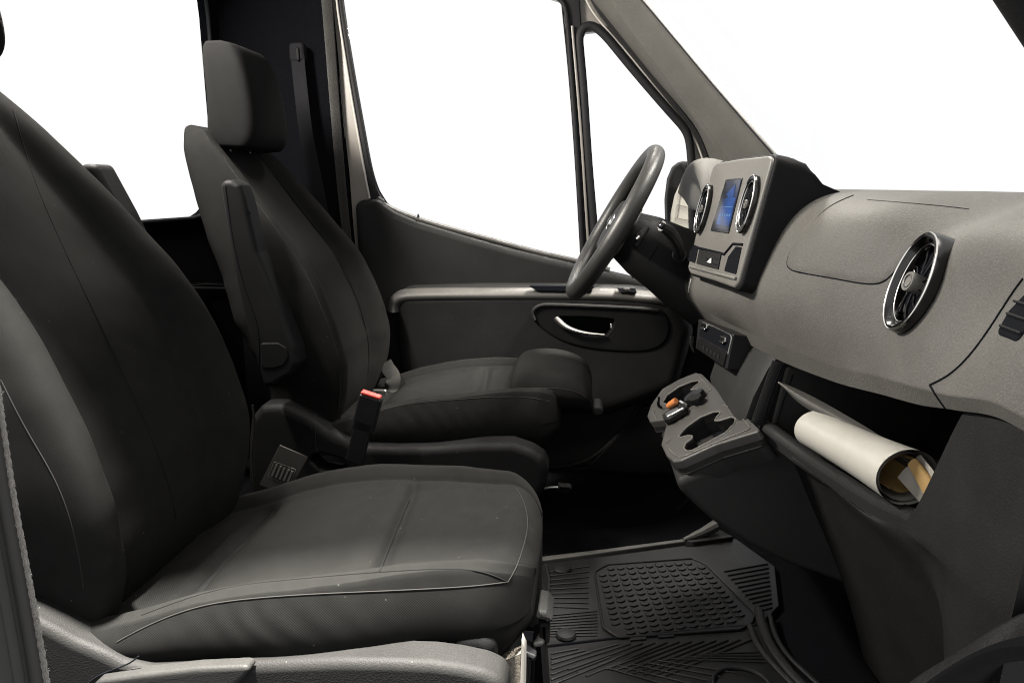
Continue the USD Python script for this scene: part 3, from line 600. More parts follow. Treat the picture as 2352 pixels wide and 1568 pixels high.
# ---- driver seat
YDc = 2.03
Td = T_seat(0.043, YDc, math.radians(3.0), zs=0.905)
Td0 = T_seat(0.043, YDc)
ds = thing('driver_seat', 'dark cloth driver seat with raised arm rest in front of the door', 'seat', (-0.36, YDc, 0.05))
bk = obj('backrest', make_back(Td, 23), 'fabric', ds, smooth=True)
for sgn in (-1, 1):
    obj('backrest_seam', tube(back_line(Td, sgn * 0.605, 0.42, 1.17, 0.001), 0.0018, n=6), 'seam_dark', bk)
    obj('bolster_stitch', tube(back_line(Td, sgn * 0.975, 0.42, 1.12, 0.0), 0.0009, n=6), 'stitch', bk)
Tc = lambda p: Td0(np.array(p) * [1, 1, 1] + [-0.02, 0, 0.0])
cu = obj('seat_cushion', make_cushion(Tc, seed=9, x1=-0.062, hw=0.23), 'fabric', ds, smooth=True)
cdm = make_cushion(Tc, seed=9, x1=-0.062, hw=0.23)
obj('side_stitch', seam(cdm, [(862, 948), (900, 936), (960, 925), (1050, 917), (1150, 911), (1230, 915), (1262, 922)], 0.0010, 70), 'stitch', cu)
obj('inner_seam', tube(cush_line(Tc, -TI, -0.62, -0.16, 0.23, -0.0005), 0.0014, n=6), 'seam_dark', cu)
# sliding thigh support in front of the cushion
S = []
for a in np.linspace(-1, 1, 48):
    e = max(0.04, (1 - abs(a) ** 6)) ** 0.5
    ctr = np.array([-0.072, 0, 0.455]); q = np.linspace(0, 2 * np.pi, 64, endpoint=False)
    pts = sm([(-0.12, -0.02), (-0.11, 0.045), (-0.05, 0.068), (0.03, 0.062), (0.085, 0.035), (0.108, -0.01), (0.10, -0.055), (0.06, -0.055), (-0.02, -0.06), (-0.10, -0.06)], 64, True)
    S.append(np.stack([ctr[0] + pts[:, 0] * (0.8 + 0.2 * e), np.full(64, YDc + 0.02 + a * 0.165), ctr[2] + pts[:, 1] * e], 1))
te = obj('thigh_support', loft(np.array(S)), 'fabric', ds, smooth=True)
tem = loft(np.array(S))
p, nn = hits(tem, sm([(1178, 905), (1230, 894), (1290, 893), (1340, 908), (1362, 930)], 30))
if len(p): obj('support_stitch', tube(p + nn * 0.0006, 0.0010, n=6), 'stitch', te)
obj('support_handle', box(U(1372, 935, 1.98), (0.03, 0.09, 0.025), 0.008), 'trim', ds)
hr = obj('headrest', headrest(Td, z0=1.140, z1=1.448, lean=-0.035), 'fabric_side', ds, smooth=True)
for s in (-1, 1): obj('headrest_post', tube(Td([(-1.04, s * 0.06, 1.12), (-1.03, s * 0.06, 1.22)]), 0.005), 'smoke', ds)
# near side arm rest, folded up (traced)
YA = 1.70
oa = [(503, 425), (512, 413), (530, 413), (548, 424), (560, 455), (590, 580), (640, 700), (678, 800), (684, 835), (668, 865), (625, 890), (604, 888), (596, 860), (570, 770), (540, 640), (515, 500)]
am = pslab(oa, YA, 0.06, 0.014, 0.010, step=0.005)
a_ = obj('armrest', am, 'trim_dark', ds)
obj('armrest_joint', seam(am, [(518, 428), (530, 520), (548, 610), (572, 690), (590, 745), (595, 800), (597, 850), (606, 885)], 0.0016), 'void', a_)
obj('pivot_cap', pslab([(597, 788), (640, 788), (658, 800), (662, 818), (652, 838), (630, 846), (600, 846)], YA - 0.003, 0.006, 0.003, 0.008), 'trim_dark', a_)
obj('pivot_hole', tube([U(570, 490, YA + 0.003), U(570, 490, YA + 0.02)], 0.006), 'void', a_)
# side shell with slot
td = [(585, 1000), (590, 950), (615, 920), (660, 918), (720, 945), (760, 975), (800, 995), (850, 1012), (920, 1015), (1000, 1013), (1100, 1006), (1180, 1005), (1225, 1020), (1252, 1038), (1262, 1062), (1258, 1100), (1242, 1130), (1205, 1146), (1150, 1142), (1000, 1130), (600, 1140), (585, 1100)]
slot = [(712, 1055), (722, 1042), (745, 1040), (790, 1055), (800, 1075), (770, 1085), (735, 1078)]
shl = slab(rp(xz(td, 1.80), 0.022, 0.006), 0.06, -1.755, 0.022, [rp(xz(slot, 1.76), 0.01)], hbev=0.008)
ss = obj('side_shell', shl, 'trim_dark', ds)
obj('shell_joint', seam(shl, [(724, 948), (724, 990), (726, 1030), (730, 1040)], 0.0013), 'trim', ss)
obj('seat_base', box((-0.36, YDc + 0.02, 0.17), (0.42, 0.36, 0.26), 0.02), 'trim_dark', ds)
obj('base_bracket', pslab([(1196, 1150), (1216, 1148), (1215, 1185), (1205, 1200), (1200, 1170)], 1.80, 0.02, 0.002), 'paint_white', ds)
lp = np.array([U(u, v, 1.84) for u, v in [(1225, 1140), (1240, 1125), (1262, 1119), (1285, 1118)]])
al = obj('adjust_lever', tube(sm(lp, 24), 0.0035), 'steel', ds)
obj('lever_grip', pslab([(1282, 1114), (1310, 1117), (1314, 1123), (1300, 1131), (1280, 1127)], 1.835, 0.02, 0.004, 0.003), 'trim', al)
# buckle
bkl = thing('seat_belt_buckle', 'black belt buckle with a red button beside the driver cushion', 'buckle', U(835, 960, 1.72))
d0, d1 = U(850, 912, 1.71), U(815, 1050, 1.72); ax = (d0 - d1) / np.linalg.norm(d0 - d1); sx = np.cross([0, 1, 0], ax); sx /= np.linalg.norm(sx)
sdv = np.cross(ax, sx)
obj('buckle_body', frame_box(d0 - ax * 0.05 , sx, ax, np.cross(sx, ax), (0.058, 0.10, 0.022), 0.005), 'black', bkl)
obj('buckle_stalk', frame_box(d0 - ax * 0.13, sx, ax, np.cross(sx, ax), (0.046, 0.12, 0.012), 0.003), 'black', bkl)
obj('release_button', frame_box(d0 + ax * 0.0045 + np.cross(sx, ax) * 0.002, sx, ax, np.cross(sx, ax), (0.052, 0.008, 0.018), 0.003), 'red', bkl)
# card label hanging in the gap
lc = thing('paper_label', 'grey rectangular instruction label hanging beside the driver seat shell', 'label', U(655, 1075, 1.60))
lab = pslab([(596, 1112), (642, 1022), (706, 1050), (658, 1138)], 1.60, 0.004, 0.001)
lo = obj('label_card', lab, 'tag', lc)
for k in range(5):
    a, b = np.array([622, 1092]) + np.array([k * 9, k * 3.6]), np.array([633, 1066]) + np.array([k * 9, k * 3.6])
    obj('printed_line', pslab([a, a + [4, 1.6], b + [4, 1.6], b], 1.5975, 0.002), 'tag_ink', lo)
fr2 = seam(lab, [(616, 1094), (630, 1060), (680, 1078), (664, 1114)], 0.0006, closed=True, smooth=False)
obj('printed_frame', fr2, 'tag_ink', lo)
# grey cable hanging between the seats
cb = thing('hanging_cable', 'thin dark cable hanging between the two seats', 'cable', U(582, 1000, 1.66))
obj('cable', tube(sm([U(u, v, 1.66) for u, v in [(580, 930), (584, 985), (579, 1040), (582, 1090), (583, 1150)]], 30), 0.003), 'trim', cb)

# ================================================================== dashboard
DY = np.array([0.70, 0.78, 0.90, 0.98, 1.06, 1.20, 1.38, 1.60, 1.75, 2.00, 2.41])
DC = np.array([  # lip underside, crease, bulge, middle, upper, crest, top, glass edge
 [(.452, .757), (.444, .775), (.457, .83), (.476, .885), (.494, .937), (.548, .970), (.64, .978), (.80, .965)],
 [(.452, .757), (.443, .775), (.457, .83), (.478, .885), (.496, .939), (.550, .972), (.64, .980), (.80, .967)],
 [(.455, .734), (.444, .753), (.462, .811), (.484, .879), (.500, .940), (.552, .975), (.64, .985), (.80, .972)],
 [(.452, .716), (.438, .742), (.449, .80), (.473, .876), (.492, .938), (.548, .974), (.63, .990), (.80, .976)],
 [(.446, .704), (.434, .732), (.442, .79), (.466, .867), (.500, .928), (.550, .962), (.63, .990), (.80, .978)],
 [(.415, .688), (.403, .718), (.392, .80), (.408, .890), (.440, .955), (.500, .985), (.60, .994), (.80, .978)],
 [(.375, .680), (.357, .716), (.333, .795), (.345, .850), (.386, .938), (.450, .985), (.58, .994), (.80, .978)],
 [(.345, .675), (.328, .707), (.292, .759), (.302, .830), (.345, .925), (.430, .985), (.58, .993), (.80, .978)],
 [(.320, .668), (.278, .722), (.265, .757), (.285, .830), (.33, .920), (.43, .985), (.58, .990), (.80, .978)],
 [(.320, .660), (.278, .710), (.270, .757), (.288, .830), (.33, .920), (.43, .985), (.58, .990), (.80, .978)],
 [(.380, .640), (.340, .700), (.335, .757), (.35, .830), (.39, .920), (.47, .985), (.60, .990), (.80, .978)]])
_dx = PchipInterpolator(DY, DC[:, :, 0]); _dz = PchipInterpolator(DY, DC[:, :, 1])
def dash_ring(Y, n=150):
    P = np.stack([_dx(Y), _dz(Y)], 1)
    c = np.vstack([resample(P[:2], 14)[:-1], sm(P[1:], n)])
    return c
def dash_solid(Y0, Y1, ny):
    S = []
    for Y in np.linspace(Y0, Y1, ny):
        c = dash_ring(Y); lip = c[0]
        back = np.array([(.86, .955), (.86, .72), (.70, .705), (lip[0] + 0.06, max(lip[1], .70))])
        c = np.vstack([c, resample(np.vstack([c[-1:], back, c[:1]]), 40)[1:-1]])
        S.append(np.stack([c[:, 0], np.full(len(c), Y), c[:, 1]], 1))
    S = np.array(S); return loft_ear(S, [0, 2])
db = thing('dashboard', 'long grey brown grained dashboard running across the van under the windscreen', 'dashboard', (0.5, 1.5, 0.7))
dashm = dash_solid(0.72, 1.85, 250); dashl = dash_solid(1.852, 2.41, 56)
vp, vn = hits(dashm, [(2113, 654)])
VN = np.array([-0.955, -0.04, 0.29]); VN /= np.linalg.norm(VN); VY = np.array([0.28, 0, 1.0]); VY -= VN * (VN @ VY); VY /= np.linalg.norm(VY); VX = np.cross(VY, VN)
VO = vp[0] + VN * 0.0055 + VX * 0.0
rel = dashm.vertices - VO; aa, bb_, hh = rel @ VX, rel @ VY, rel @ VN
ins = ((aa / 0.049) ** 2 + (bb_ / 0.070) ** 2 < 0.93) & (hh > -0.024) & (np.abs(hh) < 0.08)
dashm.vertices[ins] -= np.outer(hh[ins] + 0.024, VN)
pad = obj('dash_pad', dashm, 'dash', db, smooth=30)
obj('driver_side_pad', dashl, 'lower', db, smooth=30)
# glove lid: a skin lying proud of the pad inside a traced outline
def patch(mesh, uv, lift, fade, step=10):
    o = rp(uv, 6, None); o = resample(o, 160, True); poly = Polygon(o)
    x0, y0, x1, y1 = poly.bounds; g = [(x, y) for x in np.arange(x0, x1, step) for y in np.arange(y0, y1, step) if poly.buffer(-step * 0.5).contains(shapely.Point(x, y))]
    P2 = np.vstack([o, g]); p, nr = hits(mesh, P2); assert len(p) == len(P2)
    from scipy.spatial import Delaunay
    tr = Delaunay(P2).simplices; cen = P2[tr].mean(1); tr = tr[[poly.contains(shapely.Point(*c)) for c in cen]]
    n = len(o); lf = (lift * np.array([fade(*q) for q in P2]))[:, None]; top = p + nr * lf; top[:n] = p[:n] + nr[:n] * (lf[:n] * 0.5 - 0.0002)
    V = np.vstack([top, p[:n] - nr[:n] * 0.004]); j = np.arange(n); j2 = (j + 1) % n; k = len(P2)
    F = np.vstack([tr, np.stack([j, j2, k + j2], 1), np.stack([j, k + j2, k + j], 1)])
    m = trimesh.Trimesh(V, F, process=False); trimesh.repair.fix_normals(m, multibody=False)
    c = m.triangles_center[:len(tr)]; 
    if np.sum((m.face_normals[:len(tr)] * (CAM - c)).sum(1)) < 0: m.invert()
    return m
lidu = list(sm([(1960, 449), (1905, 476), (1860, 520), (1822, 570), (1810, 596), (1811, 612), (1824, 621)], 40)) + list(sm([(1850, 627), (1930, 641), (1998, 651), (2030, 645), (2060, 618), (2085, 590)], 40)) + list(sm([(2105, 560), (2140, 540), (2190, 520), (2230, 505)], 20)) + list(sm([(2230, 470), (2180, 458), (2080, 450)], 20))
lid = patch(dashm, lidu, 0.0030, lambda u, v: float(sstep(452, 520, v) * (1 - sstep(2030, 2130, u) * sstep(600, 520, v))) + 0.06)
obj('upper_compartment_lid', lid, 'dash', pad, smooth=40)
obj('lid_gap', seam(dashm, [(1960, 449), (1905, 476), (1860, 520), (1822, 570), (1809, 596), (1810, 612), (1824, 622), (1850, 628), (1930, 642), (1998, 652), (2030, 646), (2058, 620), (2078, 596)], 0.0014, 120), 'void', pad)
obj('lid_slot', seam(lid, [(1992, 459), (2080, 466), (2160, 473), (2238, 482)], 0.0007, 40, 0.0), 'void', pad)
# end cap panel of the dashboard
cap = [(2134, 886), (2180, 862), (2232, 812), (2285, 738), (2330, 668), (2352, 640), (2480, 560), (2480, 985), (2352, 965), (2172, 938), (2150, 910)]
obj('end_panel_joint', seam(dashm, [(2136, 884), (2180, 860), (2232, 810), (2285, 736), (2330, 667), (2350, 640)], 0.0016, 80), 'void', pad)
obj('end_panel_joint', seam(dashm, [(2136, 884), (2152, 910), (2172, 938)], 0.0016, 30), 'void', pad)
# side vent grille at the right edge of the picture
pv, nv = hits(dashm, [(2341, 722)])
def vent_rect(): 
    o = pv[0]; n = nv[0]; ey = np.array([0.1, 0, 1.0]); ey -= n * (ey @ n); ey /= np.linalg.norm(ey); ex = np.cross(ey, n); return o, ex, ey, n
o, ex, ey, n = vent_rect()
dv = thing('side_window_vent', 'small dark slotted vent at the near end of the dashboard, cut by the right edge', 'vent', o)
gx = rp([(-0.022, -0.028), (0.03, -0.028), (0.03, 0.024), (-0.008, 0.024), (-0.022, 0.0)], 0.008)
m = slab(gx, 0.012, 0.002, 0.002, frame=(ex, ey, n)); m.vertices += o; obj('vent_opening', m, 'void', dv)
for k in range(3):
    m = frame_box(o + ex * 0.004 + ey * (-0.018 + 0.015 * k) + n * 0.004, ex, ey, n, (0.05, 0.003, 0.006), 0.001); obj('vent_slat', m, 'trim_dark', dv)

# ------------------------------------------------------------------ round air vents
def round_vent(name, label, o, ex, ey, n, rx, ry, group=None, fins=9, m_ring='chrome', pd=0.010, kr=0.016):
    """disc shaped turbine vent: outer chrome ring, dark cup, radial fins, knob; ex,ey in the face, n towards the driver"""
    t = thing(name, label, 'air vent', o, group)
    q = np.linspace(0, 2 * np.pi, 72, endpoint=False)
    def ring(r, d, rr, mt, nm, par=t):
        P = o + np.outer(np.cos(q) * rx * r, ex) + np.outer(np.sin(q) * ry * r, ey) + n * d
        return obj(nm, tube(P, rr, True, 10), mt, par)
    S = [o + np.outer(np.cos(q) * rx * r, ex) + np.outer(np.sin(q) * ry * r, ey) + n * d * pd for r, d in ((1.03, -2.0), (1.035, 0.2), (1.0, 1.0), (0.93, 1.1), (0.86, 0.7), (0.80, 0.0), (0.76, -1.0), (0.70, -1.2))]
    obj('outer_collar', loft(np.array(S), cap=False), 'smoke', t)
    ring(1.0, pd, 0.0014, m_ring, 'chrome_ring'); ring(0.80, 0.2 * pd, 0.0010, m_ring, 'inner_ring')
    S = [o + np.outer(np.cos(q) * rx * r, ex) + np.outer(np.sin(q) * ry * r, ey) + n * d * pd for r, d in ((0.74, -1.1), (0.4, -1.4), (0.02, -1.5))]
    obj('vent_cup', loft(np.array(S), cap=False), 'void', t)
    for k in range(fins):
        a = 2 * np.pi * k / fins + 0.25
        d0 = np.cos(a) * ex * rx + np.sin(a) * ey * ry; d1 = np.cos(a + 0.35) * ex * rx + np.sin(a + 0.35) * ey * ry
        obj('fin', tube([o + d0 * 0.22 - n * 0.002, o + (d0 * 0.7 + d1 * 0.3) * 0.5 - n * 0.003, o + d1 * 0.76 - n * 0.006], [0.0009, 0.0011, 0.0013], n=6, sq=2.0, up=n), 'gloss', t)
        if k % 2: obj('fin_edge', tube([o + d0 * 0.24 + n * 0.002, o + d1 * 0.74 - n * 0.001], 0.0005, n=5), 'smoke', t)
    S = [o + np.outer(np.cos(q) * kr * r, ex) + np.outer(np.sin(q) * kr * r, ey) + n * d * pd for r, d in ((0.8, -1.0), (0.9, 0.4), (1.0, 0.9), (0.92, 1.3), (0.6, 1.25), (0.5, 1.15), (0.02, 1.15))]
    kb = obj('knob', loft(np.array(S), cap=False), 'bezel', t)
    obj('knob_ring', tube(o + np.outer(np.cos(q) * kr * 0.62, ex) + np.outer(np.sin(q) * kr * 0.62, ey) + n * 1.25 * pd, 0.0009, True, 8), 'black', kb)
    return t
round_vent('round_air_vent', 'large round chrome ringed air vent at the near end of the grey dashboard', VO, VX, VY, VN, 0.049, 0.070, kr=0.0145)

# ------------------------------------------------------------------ infotainment unit standing on the dashboard
BL, TL = U(1577, 626, 1.72), U(1640, 371, 1.72)
BR, TR = U(1690, 664, 1.40), U(1776, 354, 1.40)
fo = (BL + BR + TL + TR) / 4
ex = (BR + TR - BL - TL); W = np.linalg.norm(ex) / 2; ex /= np.linalg.norm(ex)
ey = (TL + TR - BL - BR); H = np.linalg.norm(ey) / 2; ey -= ex * (ey @ ex); ey /= np.linalg.norm(ey); nn = np.cross(ex, ey)
iu = thing('infotainment_unit', 'upright centre unit with lit blue screen between two round vents on the dashboard', 'screen unit', fo)
FRU = (ex, ey, nn)
def fpt(a, b, d=0.0): return fo + ex * a + ey * b + nn * d
def inv(u, v, d=0.0):            # traced pixel on the face plane (face coordinates)
    r_ = ray(u, v); t = ((fo + nn * d - CAM) @ nn) / (r_ @ nn); p = CAM + r_ * t - fo; return (p @ ex, p @ ey)
def fslab(pts, d, depth, bev=0.001, r=0.0, traced=True):
    o = [inv(u, v, d) for u, v in pts] if traced else pts
    o = rp(o, r) if r else np.array(o)
    m = slab(o, depth, 0.0, bev, frame=FRU); m.vertices += fo + nn * d; return m
face_uv = [(1577, 618), (1583, 630), (1640, 648), (1686, 665), (1694, 655), (1776, 362), (1768, 354), (1700, 362), (1647, 371), (1636, 380)]
face = rp([inv(u, v) for u, v in face_uv], 0.012, 0.006)
hous = slab(face * [1.015, 1.015], 0.03, 0.0, 0.006, frame=FRU); hous.vertices += fo - nn * 0.006
obj('frame', hous, 'trim_dark', iu)
f2 = slab(face * [0.975, 0.98], 0.02, 0.0, 0.005, frame=FRU); f2.vertices += fo
obj('face_panel', f2, 'bezel', iu)
# body behind the face sinking into the dash
ring = face * [1.0, 1.0]; S = []; yt = ring[:, 1].max()
for k, (d, sc, dr) in enumerate([(-0.03, 1.01, 0), (-0.045, 1.01, 0.0), (-0.065, 1.0, 0.006), (-0.085, 0.99, 0.022), (-0.105, 0.98, 0.036), (-0.16, 0.97, 0.046), (-0.22, 0.95, 0.056)]):
    S.append(fo + np.outer(ring[:, 0] * sc, ex) + np.outer(np.minimum(ring[:, 1] * sc, yt - dr), ey) + nn * d)
obj('body', loft_ear(np.array(S)[:, ::-1], [1, 2]), 'trim_dark', iu)
scr = [(1667, 412), (1704, 408), (1672, 536), (1631, 530)]
bzl = obj('screen_bezel', fslab(scr, 0.0025, 0.008, 0.001, 0.003), 'gloss', iu)
def lerp(a, b, t): return np.array(a) * (1 - t) + np.array(b) * t
def squv(s, t): return lerp(lerp(scr[0], scr[1], s), lerp(scr[3], scr[2], s), t)
def srect(a, b, c, d_): return [squv(a, b), squv(c, b), squv(c, d_), squv(a, d_)]
obj('display', fslab(srect(0.16, 0.04, 0.97, 0.94), 0.0034, 0.002, 0.0), 'screen', bzl)
obj('display_picture', fslab([squv(.22, .38), squv(.55, .34), squv(.92, .36), squv(.94, .88), squv(.22, .86)], 0.0040, 0.001, 0.0), 'screen_blue', bzl)
obj('display_skyline', fslab([squv(.3, .30), squv(.55, .16), squv(.70, .12), squv(.74, .33), squv(.55, .36)], 0.0043, 0.001, 0.0), 'screen_blue', bzl)
for k in range(5): obj('display_icon', fslab(srect(.26 + .13 * k, .66, .33 + .13 * k, .70), 0.0046, 0.001, 0.0), 'screen_pale', bzl)
obj('display_bar', fslab(srect(.25, .52, .88, .535), 0.0046, 0.001, 0.0), 'screen_pale', bzl)
q = np.linspace(0, 2 * np.pi, 60, endpoint=False)
for u, v, rx, ry, lbl in ((1715, 469, 0.028, 0.054, 'tall oval chrome ringed vent on the near side of the blue screen'), (1613, 480, 0.028, 0.054, 'tall oval chrome ringed vent on the wheel side of the blue screen')):
    a, b = inv(u, v, 0.0085); tn = ey * 0.998 + ex * 0.04; tn /= np.linalg.norm(tn)
    round_vent('oval_air_vent', lbl, fpt(a, b, 0.0085), np.cross(tn, nn), tn, nn, rx, ry, fins=8, pd=0.0026, kr=0.009)
# lower control strip
obj('strip_shadow_line', tube([fpt(*inv(u, v, 0.0005), 0.0005) for u, v in [(1606, 570), (1650, 580), (1664, 584), (1684, 560), (1706, 562)]], 0.0028, n=8), 'void', iu)
obj('switch_panel', fslab([(1606, 573), (1655, 583), (1648, 618), (1599, 605)], 0.003, 0.006, 0.001, 0.002), 'trim', iu)
hz = obj('hazard_switch', fslab([(1622, 590), (1635, 593), (1632, 605), (1620, 602)], 0.005, 0.004, 0.001, 0.001), 'trim_dark', iu)
obj('hazard_mark', fslab([(1623, 602), (1633, 604), (1633, 592)], 0.006, 0.001, 0.0), 'icon', hz)
for a, b in (((1640, 593), (1652, 596)), ((1638, 606), (1650, 609))): obj('switch_joint', tube([fpt(*inv(*a, 0.0032), 0.0032), fpt(*inv(*b, 0.0032), 0.0032)], 0.0006, n=5), 'void', iu)
obj('storage_slot', fslab([(1690, 566), (1703, 568), (1690, 630), (1663, 622), (1672, 590)], 0.0012, 0.006, 0.0, 0.003), 'void', iu)
obj('storage_slot', fslab([(1588, 560), (1604, 566), (1596, 604), (1580, 598)], 0.0012, 0.006, 0.0, 0.003), 'void', iu)
obj('lower_ledge', tube([fpt(*inv(u, v, 0.002), 0.002) for u, v in [(1584, 612), (1640, 627), (1690, 640)]], 0.003), 'bezel', iu)
# seam strip on the dash below the unit's left corner
obj('joint_strip', seam(dashm, [(1588, 640), (1582, 668), (1580, 690)], 0.002, 20), 'icon', pad)

# ------------------------------------------------------------------ instrument hood, steering wheel
ih = thing('instrument_hood', 'pale topped cowl over the instruments behind the steering wheel', 'cowl', U(1630, 390, 2.0))
S = []
for Y in np.linspace(1.80, 2.24, 30):
    e = math.sin(math.pi * (Y - 1.80) / 0.44 * 0.86 + 0.22) ** 0.5
    c = sm([(0.325, 0.94), (0.296, 1.01), (0.280, 1.052), (0.30, 1.072), (0.36, 1.068), (0.42, 1.03), (0.45, 0.97), (0.40, 0.93)], 48, True)
    c[:, 1] = 0.93 + (c[:, 1] - 0.93) * e
    S.append(np.stack([c[:, 0], np.full(48, Y), c[:, 1]], 1))
obj('cowl', loft(np.array(S)), 'dash', ih)

wc = U(1409, 513, 2.0); e1 = np.array([math.sin(math.radians(29.5)), 0, math.cos(math.radians(29.5))]); e2 = np.array([-0.045, 1, 0.0]); e2 -= e1 * (e2 @ e1); e2 /= np.linalg.norm(e2)
wn = np.cross(e1, e2); wn = wn if wn[0] < 0 else -wn
sw = thing('steering_wheel', 'black leather steering wheel seen nearly edge on in front of the driver seat', 'steering wheel', wc)
q = np.linspace(0, 2 * np.pi, 120, endpoint=False); RW = 0.209
obj('rim', tube(wc + np.outer(np.cos(q) * RW, e1) + np.outer(np.sin(q) * RW, e2) , 0.0228, True, 20), 'wheel', sw)
o = rp([(-0.085, -0.06), (-0.095, 0.03), (-0.06, 0.07), (0.06, 0.07), (0.095, 0.03), (0.085, -0.06), (0.04, -0.085), (-0.04, -0.085)], 0.03)
m = slab(o, 0.05, 0.02, 0.018, frame=(-e2 if np.cross(-e2, e1) @ wn > 0 else e2, e1, wn), seg=6); m.vertices += wc - wn * 0.012 
hub = obj('airbag_pad', m, 'trim', sw)
obj('badge', tube(wc + wn * 0.0085 + np.outer(np.cos(q) * 0.022, e1) + np.outer(np.sin(q) * 0.022, e2), 0.002, True, 8), 'chrome', hub)
for a in (0, 2 * math.pi / 3, -2 * math.pi / 3):
    d = e1 * math.cos(a) + e2 * math.sin(a); st = wc + d * 0.18
obj('badge_star', [tube([wc + wn * 0.0085, wc + wn * 0.0085 + (e1 * math.cos(a) + e2 * math.sin(a)) * 0.021], [0.0024, 0.0008], n=6) for a in (0, 2 * math.pi / 3, -2 * math.pi / 3)], 'chrome', hub)
for s in (-1, 1):
    obj('spoke', tube([wc + e2 * s * 0.06 - wn * 0.012, wc + e2 * s * 0.13 - wn * 0.012, wc + e2 * s * 0.185 - wn * 0.002], [0.03, 0.024, 0.018], n=14, sq=0.45, up=wn), 'trim_dark', sw)
    obj('spoke_switch', tube([wc + e2 * s * 0.085 + wn * 0.002, wc + e2 * s * 0.125 + wn * 0.002], [0.02, 0.016], n=12, sq=0.3, up=wn), 'gloss', sw)
obj('spoke', tube([wc - e1 * 0.06 - wn * 0.012, wc - e1 * 0.185 - wn * 0.002], [0.03, 0.018], n=14, sq=0.45, up=wn), 'trim_dark', sw)
sc = thing('steering_column', 'dark column shroud with stalks between the steering wheel and the dashboard', 'steering column', wc - wn * 0.1)
S = []
for t, a, b in ((0.025, .05, .05), (0.05, .075, .07), (0.10, .09, .085), (0.17, .095, .095), (0.24, .10, .11), (0.32, .10, .12)):
    S.append(wc - wn * t + np.outer(np.sign(np.cos(q)) * np.abs(np.cos(q)) ** 0.75 * b - 0.01, e1) + np.outer(np.sign(np.sin(q)) * np.abs(np.sin(q)) ** 0.75 * a, e2))
obj('shroud', loft(np.array(S)), 'trim_dark', sc)
obj('shroud_joint', tube(wc - wn * 0.12 + np.outer(np.cos(q) * .09 - 0.01, e1) + np.outer(np.sin(q) * .093, e2), 0.0015, True, 6), 'void', sc)
def stalk(uv, Y, r, name, m='black'):
    P = np.array([U(u, v, y) for (u, v), y in zip(uv, Y)]); k = 40
    return obj(name, tube(sm(P, k), np.interp(np.linspace(0, 1, k), np.linspace(0, 1, len(r)), r)), m, sc)
stalk([(1520, 519), (1534, 528), (1548, 545), (1558, 566), (1560, 592)], [1.72, 1.735, 1.76, 1.79, 1.84], [0.0125, 0.0145, 0.0135, 0.0135, 0.014], 'gear_stalk')
ge = U(1519, 518, 1.716); gd = (U(1520, 519, 1.72) - U(1534, 528, 1.735)); gd /= np.linalg.norm(gd)
obj('stalk_button', tube([ge - gd * 0.004, ge + gd * 0.004, ge + gd * 0.006], [0.008, 0.008, 0.005], n=14), 'gloss', sc)
obj('stalk_boot', tube([U(1560, 585, 1.83), U(1561, 600, 1.86)], [0.018, 0.02], n=14), 'rubber', sc)
stalk([(1458, 566), (1470, 545), (1488, 522)], [1.84, 1.85, 1.86], [0.007, 0.011, 0.006], 'wiper_stalk', 'trim_dark')
obj('stalk_tip', tube([U(1461, 548, 1.835), U(1468, 541, 1.835)], 0.006), 'chrome', sc)

